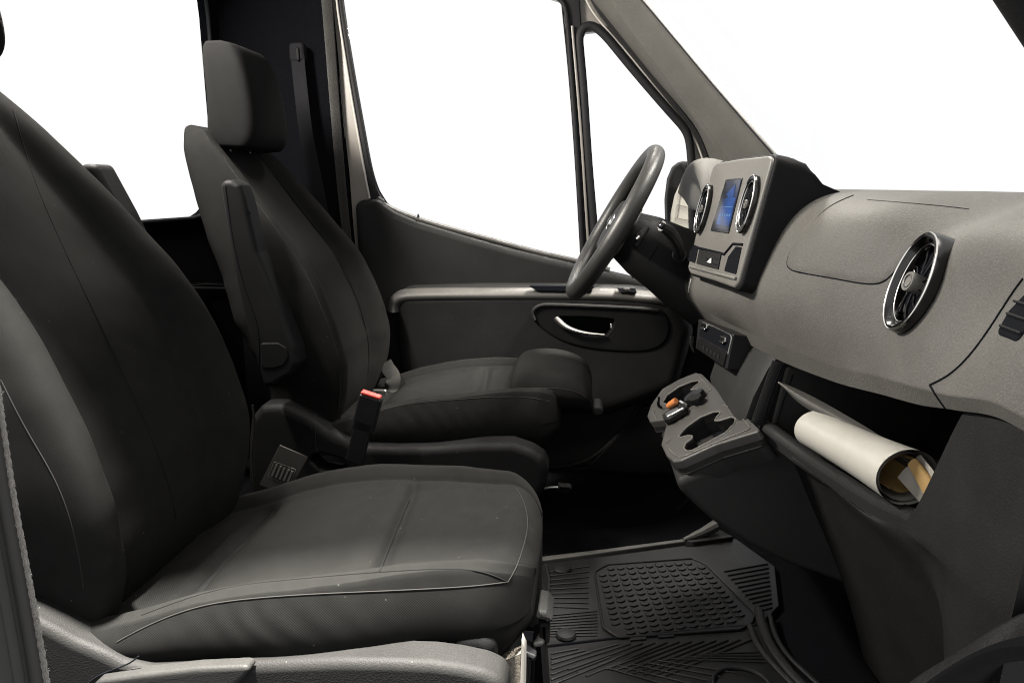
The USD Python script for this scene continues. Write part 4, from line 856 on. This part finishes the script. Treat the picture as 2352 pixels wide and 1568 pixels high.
# ------------------------------------------------------------------ lower dashboard with open tray
def opn(Y): return float(sstep(0.885, 0.945, Y))
RT_ = [(.70, .455, .60), (.80, .45, .592)] + [(y, *U(u, v, y)[[0, 2]]) for u, v, y in ((2105, 1180, .93), (2000, 1130, 1.05), (1852, 1038, 1.25), (1756, 970, 1.37))] + [(1.42, .345, .55)]
RT_ = np.array(RT_); RX = PchipInterpolator(RT_[:, 0], RT_[:, 1]); RZ = PchipInterpolator(RT_[:, 0], RT_[:, 2])
LY = np.array([0.70, 0.80, 0.86, 0.92, 1.05, 1.30, 1.40])
EX = PchipInterpolator(LY, [0.447, 0.445, 0.455, 0.464, 0.440, 0.408, 0.40]); EZ = PchipInterpolator(LY, [0.36, 0.40, 0.475, 0.495, 0.50, 0.505, 0.50])
def low_ring(Y):
    o_ = opn(Y); lip = dash_ring(Y)[0]; rx, rz, bx, bz_ = float(RX(Y)), float(RZ(Y)), float(EX(Y)), float(EZ(Y))
    tipx, tipz = lip[0] + 0.012, lip[1] + 0.012
    rimx, rimz = rx * o_ + tipx * (1 - o_), rz * o_ + tipz * (1 - o_)
    knee = 0.04 * (1 - float(sstep(0.86, 0.98, Y)))
    out = sm([(bx + 0.19 - 2 * knee, 0.05), (bx + 0.15 - 2 * knee, 0.18), (bx + 0.10 - knee, bz_ - 0.20), (bx + 0.045, bz_ - 0.085), (bx, bz_), (bx - 0.012 * o_ + (rx - bx) * 0.45 - 0.004, bz_ * 0.5 + rz * 0.5), (rx - 0.006, rz - 0.030)], 60)
    up = np.linspace(0, 1, 20)[1:, None]; wallp = np.array([rx - 0.006, rz - 0.030]) * (1 - up) + np.array([rimx - 0.0045, rimz - 0.014]) * up
    rim = np.array([(rimx - 0.002, rimz - 0.007), (rimx + 0.002, rimz - 0.003), (rimx + 0.008, rimz - 0.0005), (rimx + 0.014, rimz), (rimx + 0.020, rimz - 0.003), (rimx + 0.024, rimz - 0.009), (rimx + 0.025, rimz - 0.016)])
    fx, fz = rx + 0.035, rz - 0.06
    inn = np.array([(fx, fz), (0.66, 0.53), (0.67, 0.70)]); flat = np.array([(rimx + 0.03, rimz - 0.016), (0.66, tipz), (0.67, 0.72)])
    inn = inn * o_ + flat * (1 - o_)
    tail = np.array([(0.80, 0.72), (0.80, 0.05)])
    c = np.vstack([out, wallp, rim, resample(np.vstack([rim[-1:], inn, tail, out[:1]]), 60)[1:-1]])
    return np.stack([c[:, 0], np.full(len(c), Y), c[:, 1]], 1)
ys = np.concatenate([np.linspace(0.72, 0.88, 14), np.linspace(0.885, 0.95, 44), np.linspace(0.96, 1.384, 62)])
lowm = loft_ear(np.array([low_ring(y) for y in ys]), [0, 2])
low = thing('lower_dashboard', 'dark lower dashboard with the long open tray below the grey pad', 'dashboard', (0.5, 1.05, 0.5))
obj('tray_body', lowm, 'lower', low, smooth=40)
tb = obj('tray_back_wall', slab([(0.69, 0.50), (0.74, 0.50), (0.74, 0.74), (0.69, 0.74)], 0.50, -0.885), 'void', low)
# tall divider at the far end of the tray
dvd = [(1752, 968), (1762, 930), (1790, 850), (1800, 838), (1836, 850), (1815, 880), (1795, 930), (1783, 962), (1790, 1000), (1765, 985)]
obj('tray_end_wall', pslab([(1700, 1010), (1752, 968), (1764, 920), (1795, 835), (1990, 835), (1990, 1100), (1800, 1060)], 1.385, 0.02, 0.004), 'trim_dark', low)
obj('divider_edge', tube([U(u, v, 1.375) for u, v in resample([(1740, 975), (1752, 940), (1770, 890), (1790, 832)], 20)], 0.014, sq=0.35, up=(0, 1, 0)), 'lower', low)
obj('divider_joint', tube([U(u, v, 1.366) for u, v in [(1752, 968), (1764, 925), (1780, 880), (1797, 836)]], 0.0014), 'void', low)
obj('divider_joint', tube([U(u, v, 1.372) for u, v in [(1784, 975), (1800, 920), (1822, 860)]], 0.0012), 'void', low)
# ------------------------------------------------------------------ centre stack and cup holder console
YS = 1.383
cs = thing('centre_stack', 'dark centre console body bulging below the dashboard towards the floor', 'console', (0.35, 1.57, 0.3))
st = [(1549, 1104), (1566, 1132), (1600, 1165), (1640, 1200), (1720, 1252), (1800, 1292), (1880, 1320), (1960, 1350), (2100, 1400), (2260, 1400), (2200, 900), (1800, 830), (1768, 955), (1752, 1026)]
o = xz(st, YS); o = rp(o, 0.016, 0.006)
obj('stack_body', slab(o, 0.365, -YS, 0.014, seg=5), 'stack', cs)
stf = [(1745, 986), (1600, 858), (1590, 800), (1600, 730), (1790, 790)]
# upper sloping face between the dash lip and the cup holders
S = []
for Y, e in ((1.40, 0.012), (1.415, 0.003), (1.45, 0), (1.70, 0), (1.745, 0.003), (1.765, 0.014)):
    P = np.array([(0.325 + e, 0.50), (0.312 + e, 0.55), (0.325 + e, 0.60), (0.350 + e, 0.66), (0.385 + e, 0.71), (0.50, 0.71), (0.50, 0.48)])
    S.append(np.stack([P[:, 0], np.full(len(P), Y), P[:, 1]], 1))
obj('stack_face', loft_ear(np.array(S), [0, 2]), 'stack', cs, smooth=30)
# console panel plane
c4 = [U(1600, 856, 1.755), U(1490, 958, 1.755), U(1545, 1060, 1.385), U(1746, 985, 1.385)]
co = sum(c4) / 4; cx = (c4[3] + c4[2] - c4[0] - c4[1]); cx = np.array([0, -1.0, 0]); cy = (c4[0] + c4[3] - c4[1] - c4[2]); cy -= cx * (cy @ cx); cy /= np.linalg.norm(cy); cn = np.cross(cx, cy); cn = cn if cn[2] > 0 else -cn
def cinv(u, v, d=0.0):
    r_ = ray(u, v); t = ((co + cn * d - CAM) @ cn) / (r_ @ cn); p = CAM + r_ * t - co; return (p @ cx, p @ cy)
def cpt(u, v, d=0.0): a, b = cinv(u, v, d); return co + cx * a + cy * b + cn * d
def cslab(uv, d, depth, bev=0.001, r=0.0, holes=(), step=None):
    o = [cinv(u, v, d) for u, v in uv]; o = rp(o, r, step) if r else np.array(o)
    hs = [rp([cinv(u, v, d) for u, v in h], hr) if hr else np.array([cinv(u, v, d) for u, v in h]) for h, hr in holes]
    m = slab(o, depth, 0.0, bev, hs, frame=(cx, cy, cn), hbev=min(bev, 0.003)); m.vertices += co + cn * d; return m
cp = thing('cup_holder_console', 'grey cup holder panel with two dark recesses on the centre console', 'cup holder', co)
hole2 = [(1558, 1003), (1566, 993), (1579, 979), (1609, 958), (1639, 946), (1652, 945), (1655, 949), (1646, 958), (1642, 966), (1652, 966), (1681, 957), (1690, 961), (1688, 972), (1666, 994), (1633, 1012), (1603, 1028), (1590, 1035), (1578, 1036), (1571, 1030), (1575, 1018), (1590, 1007), (1590, 1001), (1579, 1000), (1566, 1004)]
hole1 = [(1522, 925), (1532, 908), (1560, 888), (1590, 876), (1604, 874), (1607, 878), (1595, 888), (1586, 896), (1598, 893), (1608, 895), (1612, 900), (1600, 912), (1580, 924), (1560, 936), (1545, 934)]
pn = [(1598, 855), (1560, 870), (1520, 893), (1494, 930), (1486, 955), (1492, 968), (1523, 964), (1530, 974), (1523, 1000), (1518, 1020), (1530, 1046), (1546, 1060), (1562, 1058), (1640, 1022), (1742, 990), (1744, 984), (1690, 932), (1650, 896), (1612, 858)]
obj('panel', cslab(pn, 0.0, 0.018, 0.0035, 0.004, [(hole2, 0.002), (hole1, 0.002)], 0.004), 'console', cp)
obj('recess_floor', cslab([(1500, 960), (1600, 862), (1735, 985), (1560, 1052)], -0.046, 0.004, 0.0), 'void', cp)
def wallring(h, d0, d1):
    o = [cinv(u, v) for u, v in h]; o = rp(o, 0.002); a = np.array([co + cx * p[0] + cy * p[1] + cn * d0 for p in o]); b = np.array([co + cx * p[0] + cy * p[1] + cn * d1 for p in o])
    return loft(np.array([a, b]), cap=False)
for h in (hole1, hole2):
    obj('cup_wall', wallring(h, -0.004, -0.047), 'black', cp)
    oo = rp([cinv(u, v) for u, v in h], 0.002, 0.003)
    obj('rim_highlight', tube(np.array([co + cx * p[0] + cy * p[1] + cn * 0.0 for p in oo]), 0.0019, True, 8), 'bezel', cp)  # pale line stands in for the highlight along the recess edge
obj('inner_line', tube([cpt(u, v, 0.0008) for u, v in resample([(1540, 1008), (1528, 1018), (1545, 1040), (1558, 1050), (1575, 1046), (1640, 1018), (1722, 984), (1722, 979), (1690, 945), (1678, 935), (1660, 930)], 80)], 0.0012), 'bezel', cp)
obj('inner_line', tube([cpt(u, v, 0.0008) for u, v in resample([(1503, 944), (1502, 952), (1507, 963)], 20)], 0.001), 'bezel', cp)
obj('inner_line', tube([cpt(u, v, 0.0008) for u, v in resample([(1604, 862), (1620, 880), (1634, 895), (1628, 897)], 20)], 0.0012), 'bezel', cp)
# front skirt under the panel
S = []
for k, (d, grow, back) in enumerate([(-0.014, 1.004, 0), (-0.032, 1.004, 0.0), (-0.050, 1.0, 0.001), (-0.07, 0.985, 0.006)]):
    o = rp([cinv(u, v) for u, v in pn], 0.012, 0.005); c_ = o.mean(0)
    p = c_ + (o - c_) * (0.992 * grow); S.append(co + np.outer(p[:, 0], cx) + np.outer(p[:, 1] + back, cy) + cn * d)
obj('skirt', loft(np.array(S), cap=False), 'stack', cp)
obj('skirt_edge', tube(S[1][: ], 0.0022, True, 8), 'trim', cp)
# things lying in the front recess
lt = thing('orange_lighter', 'small orange lighter tip sticking out of the front cup recess', 'lighter', cpt(1550, 922, 0.01))
ld = cpt(1558, 917, 0.02) - cpt(1542, 928, 0.012); ld /= np.linalg.norm(ld); l0 = cpt(1541, 929, 0.010)
obj('lighter_body', tube([l0 - ld * 0.01, l0, l0 + ld * 0.022, l0 + ld * 0.024], [0.0075, 0.0085, 0.0085, 0.006], n=14), 'orange', lt)
obj('lighter_wheel', tube([cpt(1563, 925, 0.014), cpt(1572, 930, 0.012)], 0.0065, n=12), 'chrome', lt)
cb_ = thing('silver_clip', 'silver strap clip lying across the edge of the front cup recess', 'clip', cpt(1545, 945, 0.01))
obj('clip_plate', cslab([(1520, 952), (1534, 942), (1570, 926), (1576, 934), (1572, 940), (1536, 962), (1524, 964)], 0.016, 0.010, 0.002, 0.003), 'trim', cb_)
obj('clip_face', cslab([(1526, 950), (1540, 941), (1556, 935), (1560, 940), (1545, 948), (1530, 957)], 0.019, 0.004, 0.002, 0.003), 'steel', cb_)
obj('clip_bar', tube([cpt(1542, 952, 0.019), cpt(1570, 937, 0.019)], 0.003), 'steel', cb_)
kx = thing('black_knob', 'round black cap with grey top beside the orange lighter', 'cap', cpt(1595, 915, 0.0))
kp_ = np.linspace(0, 2 * np.pi, 40, endpoint=False); kc = np.array(cinv(1600, 918))
def kring(r, d): return np.array([co + cx * (kc[0] + r * math.cos(t)) + cy * (kc[1] + r * math.sin(t)) + cn * d for t in kp_])
obj('cap_body', loft(np.array([kring(0.026, -0.01), kring(0.026, 0.012), kring(0.024, 0.016), kring(0.018, 0.0175)])), 'black', kx)
obj('cap_top', cslab([(1576, 915), (1586, 906), (1606, 902), (1612, 906), (1604, 914), (1586, 920)], 0.020, 0.004, 0.0015, 0.003), 'trim', kx)
hk = thing('metal_hook', 'thin grey hook standing up from the front edge of the cup holder panel', 'hook', cpt(1512, 925, 0.0))
obj('hook_wire', tube(sm([cpt(1520, 936, 0.004), cpt(1514, 932, 0.012), cpt(1512, 924, 0.022), cpt(1514, 915, 0.034), cpt(1512, 911, 0.040)], 24), [0.0035] * 12 + [0.0025] * 12), 'trim', hk)

# small radio recess under the lip
rc = thing('socket_panel', 'small black panel with two chrome clips and a row of symbols under the dash lip', 'switch panel', U(1645, 790, 1.62))
f0, f1, f2_, f3 = U(1608, 735, 1.735), U(1680, 768, 1.53), U(1664, 846, 1.53), U(1598, 800, 1.735)
px = (f1 - f0); px /= np.linalg.norm(px); py = (f0 - f3) + (f1 - f2_); py -= px * (py @ px); py /= np.linalg.norm(py); pnn = np.cross(px, py); pc = (f0 + f1 + f2_ + f3) / 4
def rinv(u, v, d=0.0):
    r_ = ray(u, v); t = ((pc + pnn * d - CAM) @ pnn) / (r_ @ pnn); p = CAM + r_ * t - pc; return (p @ px, p @ py)
def rslab(uv, d, depth, bev=0.001, r=0.0):
    o = [rinv(u, v, d) for u, v in uv]; o = rp(o, r) if r else np.array(o); m = slab(o, depth, 0.0, bev, frame=(px, py, pnn)); m.vertices += pc + pnn * d; return m
obj('panel_body', rslab([(1604, 732), (1684, 768), (1668, 848), (1597, 800)], 0.0, 0.06, 0.003, 0.003), 'black', rc)
obj('upper_pocket', rslab([(1611, 740), (1678, 771), (1672, 806), (1606, 772)], 0.001, 0.002, 0.0, 0.003), 'void', rc)
ob = obj('drawer_front', rslab([(1603, 776), (1667, 812), (1660, 842), (1599, 800)], 0.004, 0.01, 0.002, 0.003), 'trim_dark', rc)
obj('pocket_frame', tube([pc + px * rinv(u, v, 0.003)[0] + py * rinv(u, v, 0.003)[1] + pnn * 0.003 for u, v in resample([(1612, 738), (1640, 750), (1678, 769), (1681, 774), (1672, 812)], 30)], 0.0014), 'steel', rc)
for u, v in ((1617, 747), (1659, 778)):
    cl = obj('chrome_clip', rslab([(u - 6, v - 8), (u + 6, v - 4), (u + 5, v + 8), (u - 5, v + 4)], 0.008, 0.008, 0.0015, 0.002), 'chrome', rc)
    obj('clip_tongue', rslab([(u - 9, v + 4), (u, v + 7), (u, v + 11), (u - 8, v + 8)], 0.009, 0.004, 0.001, 0.001), 'chrome', rc)
for k in range(5):
    u, v = 1614 + k * 8.5, 793 + k * 5; obj('symbol', rslab([(u, v), (u + 4, v + 2.2), (u + 3, v + 11), (u - 1, v + 9)], 0.0052, 0.001, 0.0), 'trim' , ob)
obj('side_bracket', pslab([(1586, 772), (1594, 776), (1592, 795), (1597, 812), (1590, 806), (1585, 790)], 1.80, 0.01, 0.001), 'trim', rc)
# heater duct column and back of the footwell
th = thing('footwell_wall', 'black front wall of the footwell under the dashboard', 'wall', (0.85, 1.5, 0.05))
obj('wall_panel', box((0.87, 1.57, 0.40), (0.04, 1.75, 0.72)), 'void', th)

# ------------------------------------------------------------------ papers in the tray
rl = thing('paper_roll', 'thick roll of cream paper lying in the open dashboard tray', 'paper roll', U(1980, 1060, 1.1))
a0, a1 = U(1872, 985, 1.235), U(2085, 1096, 0.985)
ax = (a1 - a0); Lr = np.linalg.norm(ax); ax /= Lr; s1 = np.cross(ax, [0, 0, 1.0]); s1 /= np.linalg.norm(s1); s2 = np.cross(s1, ax)
def spiral(t, r0, r1, a_0, turns, n=120):
    aa = np.linspace(a_0, a_0 + turns * 2 * math.pi, n); rr = np.linspace(r0, r1, n); base = a0 + ax * Lr * t; rr = rr * (0.92 + 0.26 * t * t)
    return base + (np.cos(aa) * rr)[:, None] * s1 + (np.sin(aa) * rr * 0.86)[:, None] * s2
def sheet(curves, th_=0.0008):
    G = np.array(curves); n, k, _ = G.shape; d1 = np.gradient(G, axis=1); d0 = np.gradient(G, axis=0); nr = np.cross(d0, d1); nr /= np.maximum(np.linalg.norm(nr, axis=2, keepdims=True), 1e-9)
    S = np.concatenate([G + nr * th_ / 2, (G - nr * th_ / 2)[:, ::-1]], 1); return loft_ear_any(S)
def loft_ear_any(S):
    m = loft(S, cap=False); return m
R0 = 0.0385
obj('outer_sheet', sheet([spiral(t, R0, R0 + 0.002 * (1 - t), 0.9, 1.25) for t in np.linspace(0, 1, 24)]), 'paper', rl)
obj('inner_sheet', sheet([spiral(t, R0 - 0.003, R0 - 0.006, 2.2, 1.0) for t in np.linspace(0.02, 0.985, 14)]), 'paper_grey', rl)
obj('inner_sheet', sheet([spiral(t, R0 - 0.010, R0 - 0.014, 0.4, 0.8) for t in np.linspace(0.03, 0.96, 14)]), 'manila', rl)
# leaves spilling out of the near end
def leaf(pts, m, nm, par, th_=0.001):
    P = np.array(pts); G = [[P[0] * (1 - s) * (1 - t) + P[1] * s * (1 - t) + P[2] * s * t + P[3] * (1 - s) * t + s2 * 0.006 * math.sin(math.pi * s) for s in np.linspace(0, 1, 10)] for t in np.linspace(0, 1, 10)]
    return obj(nm, sheet(G, th_), m, par)
leaf([U(2062, 1096, 1.0), U(2105, 1066, 0.99), U(2168, 1130, 0.945), U(2128, 1170, 0.95)], 'paper_grey', 'loose_leaf', rl)
leaf([U(2085, 1066, 0.99), U(2112, 1060, 0.985), U(2172, 1140, 0.935), U(2140, 1168, 0.94)], 'manila', 'manila_leaf', rl)
leaf([U(2105, 1050, 1.0), U(2122, 1058, 0.99), U(2178, 1122, 0.935), U(2168, 1140, 0.93)], 'paper_grey', 'loose_leaf', rl)
for k, (u, v, du, dv_) in enumerate([(1852, 1003, -18, -26), (1860, 1010, -26, -6), (1868, 968, -10, -14), (1858, 995, -24, -16)]):
    leaf([U(u, v, 1.23), U(u + 12, v + 10, 1.23), U(u + du + 8, v + dv_ + 6, 1.255), U(u + du, v + dv_, 1.255)], 'paper', 'sheet_corner', rl)
fd = thing('clear_folder', 'slim grey folder leaning over the cream paper roll in the tray', 'folder', U(1990, 985, 1.1))
ft = [U(u, v, y) for u, v, y in [(1798, 880, 1.33), (1850, 903, 1.28), (1940, 952, 1.19), (2040, 1012, 1.09), (2110, 1057, 1.02), (2180, 1112, 0.955)]]
fb = [U(u, v, y) for u, v, y in [(1800, 886, 1.325), (1836, 924, 1.27), (1936, 984, 1.18), (2036, 1042, 1.08), (2106, 1086, 1.01), (2174, 1130, 0.945)]]
ft, fb = sm(ft, 40), sm(fb, 40)
obj('cover', sheet([[f * (1 - s) + g * s + np.array([-0.008 * math.sin(math.pi * s), 0, 0.003 * math.sin(math.pi * s)]) for s in np.linspace(0, 1, 10)] for f, g in zip(ft, fb)], 0.002), 'tag', fd)
obj('page_edge', sheet([[f * (1 - s) + g * s + np.array([0.004, 0, -0.004]) for s in np.linspace(0.4, 1.2, 6)] for f, g in zip(ft[18:], fb[18:])], 0.0015), 'tag_ink', fd)
obj('cover_crease', tube([f * 0.55 + g * 0.45 + np.array([-0.009, 0, 0.004]) for f, g in zip(ft, fb)], 0.0012, n=6), 'tag_ink', fd)

# ================================================================== floor mat, sills, foreground
ZM = 0.055
def zslab(uv, z, depth, bev=0.001, r=0.0, step=None):
    o = [tuple(UZ(u, v, z)[:2]) for u, v in uv]; o = rp(o, r, step) if r else np.array(o)
    return slab(o, depth, z, bev, frame=(np.array([1.0, 0, 0]), np.array([0, 1.0, 0]), np.array([0, 0, 1.0])))
fm = thing('floor_mat', 'black ribbed rubber floor mat in the footwell in front of the passenger seat', 'floor mat', UZ(1500, 1400, ZM))
mo = [(1236, 1284), (1570, 1246), (1690, 1236), (1780, 1300), (1790, 1390), (1760, 1420), (1800, 1500), (1900, 1640), (1230, 1640), (1240, 1480)]
obj('mat_sheet', zslab(mo, ZM, 0.012, 0.003, 0.004), 'matt', fm)
# heel pad with rows of raised blocks
pa, pb, pc_, pd = (1368, 1300), (1610, 1284), (1728, 1425), (1408, 1462)
def pq(s, t): return np.array(pa) * (1 - s) * (1 - t) + np.array(pb) * s * (1 - t) + np.array(pc_) * s * t + np.array(pd) * (1 - s) * t
hpad = [(1366, 1312), (1396, 1296), (1590, 1282), (1622, 1296), (1735, 1408), (1726, 1430), (1700, 1444), (1420, 1463), (1385, 1440)]
padm = obj('heel_pad', zslab(hpad, ZM + 0.003, 0.006, 0.001, 0.006), 'matt', fm)
proto = []
for i in range(11):
    for j in range(13):
        if (i == 0 and j in (0, 12, 11)) or (i == 10 and j in (0, 12)): continue
        s, t = (i + 0.5) / 11, (j + 0.5) / 13; ds_, dt_ = 0.36 / 11, 0.30 / 13
        obj('tread_block', zslab([pq(s - ds_, t + dt_ * 0.4), pq(s, t + dt_), pq(s + ds_, t + dt_ * 0.3), pq(s + ds_, t - dt_), pq(s - ds_, t - dt_)], ZM + 0.0065, 0.005, 0.001), 'matt', padm)
obj('pad_border', tube([UZ(u, v, ZM + 0.004) for u, v in rp(hpad, 10)], 0.0025, True, 8), 'matt', fm)
def rib(a, b, r=0.0022, z=ZM + 0.001): obj('rib', tube([UZ(*a, z), UZ(*b, z)], r, n=6), 'matt', fm)
for k in range(9): rib((1262, 1312 + k * 10), (1352, 1300 + k * 12))
for k in range(9): rib((1264, 1412 + k * 6), (1372, 1402 + k * 7))
for k in range(11): rib((1664 + k * 8, 1312 + k * 9), (1764 + k * 1.0, 1294 + k * 10))
for k in range(12): rib((1266 + k * 20, 1520 + k * 8) if k < 5 else (1280 + k * 22, 1536 + 3 * (k - 5)), (1420 + k * 28, 1478 - k * 1))
for k in range(9): rib((1390 + k * 30, 1532 - k * 4), (1560 + k * 32, 1580 - k * 9) if k < 5 else (1760, 1560 - k * 8))
for k in range(7): rib((1266, 1500 + k * 12), (1330 + k * 14, 1488 + k * 4))
obj('split_joint', tube([UZ(u, v, ZM + 0.001) for u, v in resample([(1252, 1484), (1400, 1466), (1560, 1450), (1742, 1434)], 30)], 0.0028), 'void', fm)
for u in (1448, 1512): obj('joint_tab', zslab([(u, 1463 - (u - 1448) * .1), (u + 36, 1460 - (u - 1448) * .1), (u + 36, 1466 - (u - 1448) * .1), (u, 1469 - (u - 1448) * .1)], ZM + 0.004, 0.003, 0.0008), 'matt', fm)
for u, v in ((1292, 1308), (1300, 1460)):
    q = np.linspace(0, 2 * np.pi, 30, endpoint=False); c = UZ(u, v, ZM)
    S = [c + np.stack([np.cos(q) * r, np.sin(q) * r, np.full(30, d)], 1) for r, d in ((0.022, -0.002), (0.022, 0.004), (0.019, 0.008), (0.008, 0.010))]
    obj('fixing_stud', loft(np.array(S)), 'matt', fm)
obj('mat_edge', tube([UZ(u, v, ZM + 0.002) for u, v in resample([(1254, 1296), (1262, 1330), (1258, 1400)], 20)], 0.003), 'trim', fm)
q = np.linspace(0, 2 * np.pi, 40, endpoint=False)
obj('round_boss', tube(np.array([UZ(1705, 1578, ZM)]) + np.stack([np.cos(q) * 0.055, np.sin(q) * 0.055, np.full(40, 0.003)], 1), 0.004, True, 8), 'matt', fm)
# mat rim curving round the heater duct
for a, r in (([(1722, 1436), (1735, 1470), (1757, 1503), (1785, 1535), (1822, 1572), (1880, 1625)], 0.006), ([(1742, 1400), (1752, 1440), (1775, 1490), (1808, 1535), (1850, 1580), (1910, 1640)], 0.010), ([(1768, 1408), (1778, 1450), (1802, 1494), (1835, 1530), (1880, 1572), (1950, 1635)], 0.005)):
    obj('raised_rim', tube([UZ(u, v, ZM + 0.006) for u, v in sm(a, 50)], r), 'matt', fm)
es = thing('floor_edge_strip', 'pale metal edge strip along the far side of the rubber floor mat', 'edge strip', UZ(1400, 1260, ZM))
obj('strip', zslab([(1236, 1278), (1400, 1258), (1572, 1236), (1576, 1242), (1400, 1266), (1238, 1287)], ZM + 0.010, 0.02, 0.003), 'rubber_grey', es)
obj('end_wedge', tube([UZ(1570, 1240, ZM + 0.01), UZ(1610, 1224, ZM + 0.02), UZ(1645, 1206, ZM + 0.035)], [0.006, 0.012, 0.016], n=10), 'rubber_grey', es)
obj('wedge_plate', zslab([(1575, 1243), (1640, 1208), (1684, 1232), (1600, 1243)], ZM + 0.012, 0.02, 0.002), 'trim', es)
# pedal footwell of the driver: darker, lower, with a hanging hose
hs = thing('cable_sleeve', 'dark cable sleeve curving down in the driver footwell behind the centre console', 'cable', UZ(1550, 1190, ZM))
obj('sleeve', tube(sm([U(u, v, 2.1) for u, v in [(1635, 1110), (1590, 1140), (1545, 1190), (1515, 1240), (1500, 1275)]], 40), 0.008), 'trim_dark', hs)
# seat rail pieces beside the passenger seat
sr = thing('seat_rail', 'dark seat rail with a grey grip in front of the passenger seat', 'rail', U(1255, 1480, 1.0))
obj('rail', pslab([(1222, 1478), (1250, 1474), (1262, 1640), (1214, 1640)], 0.98, 0.05, 0.006, 0.004), 'trim_dark', sr)
obj('rail_cover', pslab([(1236, 1430), (1262, 1432), (1262, 1480), (1240, 1484)], 0.99, 0.03, 0.006, 0.004), 'trim_dark', sr)
obj('rail_bracket', pslab([(1202, 1494), (1232, 1508), (1230, 1520), (1210, 1520)], 0.965, 0.03, 0.005, 0.003), 'black', sr)
obj('grip', pslab([(1236, 1402), (1256, 1407), (1270, 1424), (1268, 1432), (1230, 1424)], 0.985, 0.06, 0.008, 0.004), 'trim', sr)
ed = thing('white_floor_edge', 'white painted edge beside the speckled carpet in front of the passenger seat shell', 'edge strip', U(1205, 1540, 0.95))
obj('painted_edge', pslab([(1198, 1470), (1207, 1490), (1205, 1660), (1192, 1660)], 0.94, 0.02, 0.003), 'paint_white', ed)
obj('speckled_carpet', pslab([(1150, 1520), (1196, 1500), (1194, 1660), (1150, 1660)], 0.945, 0.02), 'speckle', ed)
# sill trim at the lower right corner
sl = thing('door_sill_trim', 'curved dark sill trim rising in the lower right corner under the dashboard end', 'sill', U(2250, 1500, 0.72))
ua = sm([(2060, 1600), (2087, 1568), (2174, 1510), (2274, 1446), (2352, 1405), (2440, 1370)], 40); ub = sm([(2110, 1600), (2143, 1568), (2220, 1516), (2290, 1490), (2352, 1482), (2440, 1478)], 40)
S = [np.array([U(*a, 0.712), U(*(a * 0.9 + b * 0.1), 0.700), U(*(a * 0.3 + b * 0.7), 0.685), U(*b, 0.685), U(*(b + [6, 14]), 0.71), U(*(b + [30, 60]), 0.735), U(*(b + [60, 240]), 0.735), U(*(b + [60, 240]), 0.78)]) for a, b in zip(ua, ub)]
obj('sill_strip', loft(np.array(S)), 'trim_dark', sl)
# door opening seal in the left foreground
fs = thing('door_opening_seal', 'grey rubber door seal with a fuzzy pile edge in the lower left foreground', 'door seal', U(50, 1300, 0.5))
ep = sm([(-25, 780), (-8, 900), (8, 1010), (30, 1150), (56, 1290), (82, 1430), (106, 1570), (118, 1650)], 120)
obj('pile_edge', tube([U(u - 2, v, 0.50) for u, v in ep], 0.0036 + 0.0004 * np.array([math.sin(i * 2.1) for i in range(120)])), 'rope', fs)
for off, r, y, m in ((-26, 0.0085, 0.497, 'seal_grey'), (-58, 0.0080, 0.490, 'seal_grey'), (-92, 0.011, 0.487, 'seal_grey'), (-140, 0.014, 0.486, 'seal_grey')):
    obj('rubber_bead', tube([U(u + off, v, y) for u, v in ep], r, n=14, sq=0.8, up=(0, 1, 0)), m, fs)
obj('bead_groove', tube([U(u - 42, v, 0.4865) for u, v in ep], 0.0009, n=6), 'rubber', fs)
hair = []
rngn = np.random.default_rng(5)
P = np.array([U(u, v, 0.50) for u, v in ep])
for k in range(700):
    i = rngn.integers(0, 119); f = rngn.random(); b = P[i] * (1 - f) + P[i + 1] * f; d = rngn.normal(size=3); d /= np.linalg.norm(d); d[0] = abs(d[0]) * (1 if rngn.random() < 0.8 else -1)
    l_ = 0.0024 + 0.0022 * rngn.random() ** 3
    hair.append([b + d * 0.0018, b + d * l_ * 0.7 + rngn.normal(size=3) * 0.0005, b + d * l_ + rngn.normal(size=3) * 0.0009])
hair = np.array(hair) - BASE[fs]
bc = UsdGeom.BasisCurves.Define(stage, fs + '/pile_fibres')
bc.CreateTypeAttr('linear'); bc.CreateCurveVertexCountsAttr(Vt.IntArray([3] * len(hair))); bc.CreatePointsAttr(Vt.Vec3fArray.FromNumpy(hair.reshape(-1, 3).astype(np.float32)))
bc.CreateWidthsAttr(Vt.FloatArray([0.00035] * (3 * len(hair)))); bc.SetWidthsInterpolation('vertex')
UsdShade.MaterialBindingAPI.Apply(bc.GetPrim()).Bind(MT['rope']); meta(bc.GetPrim(), kind='stuff')
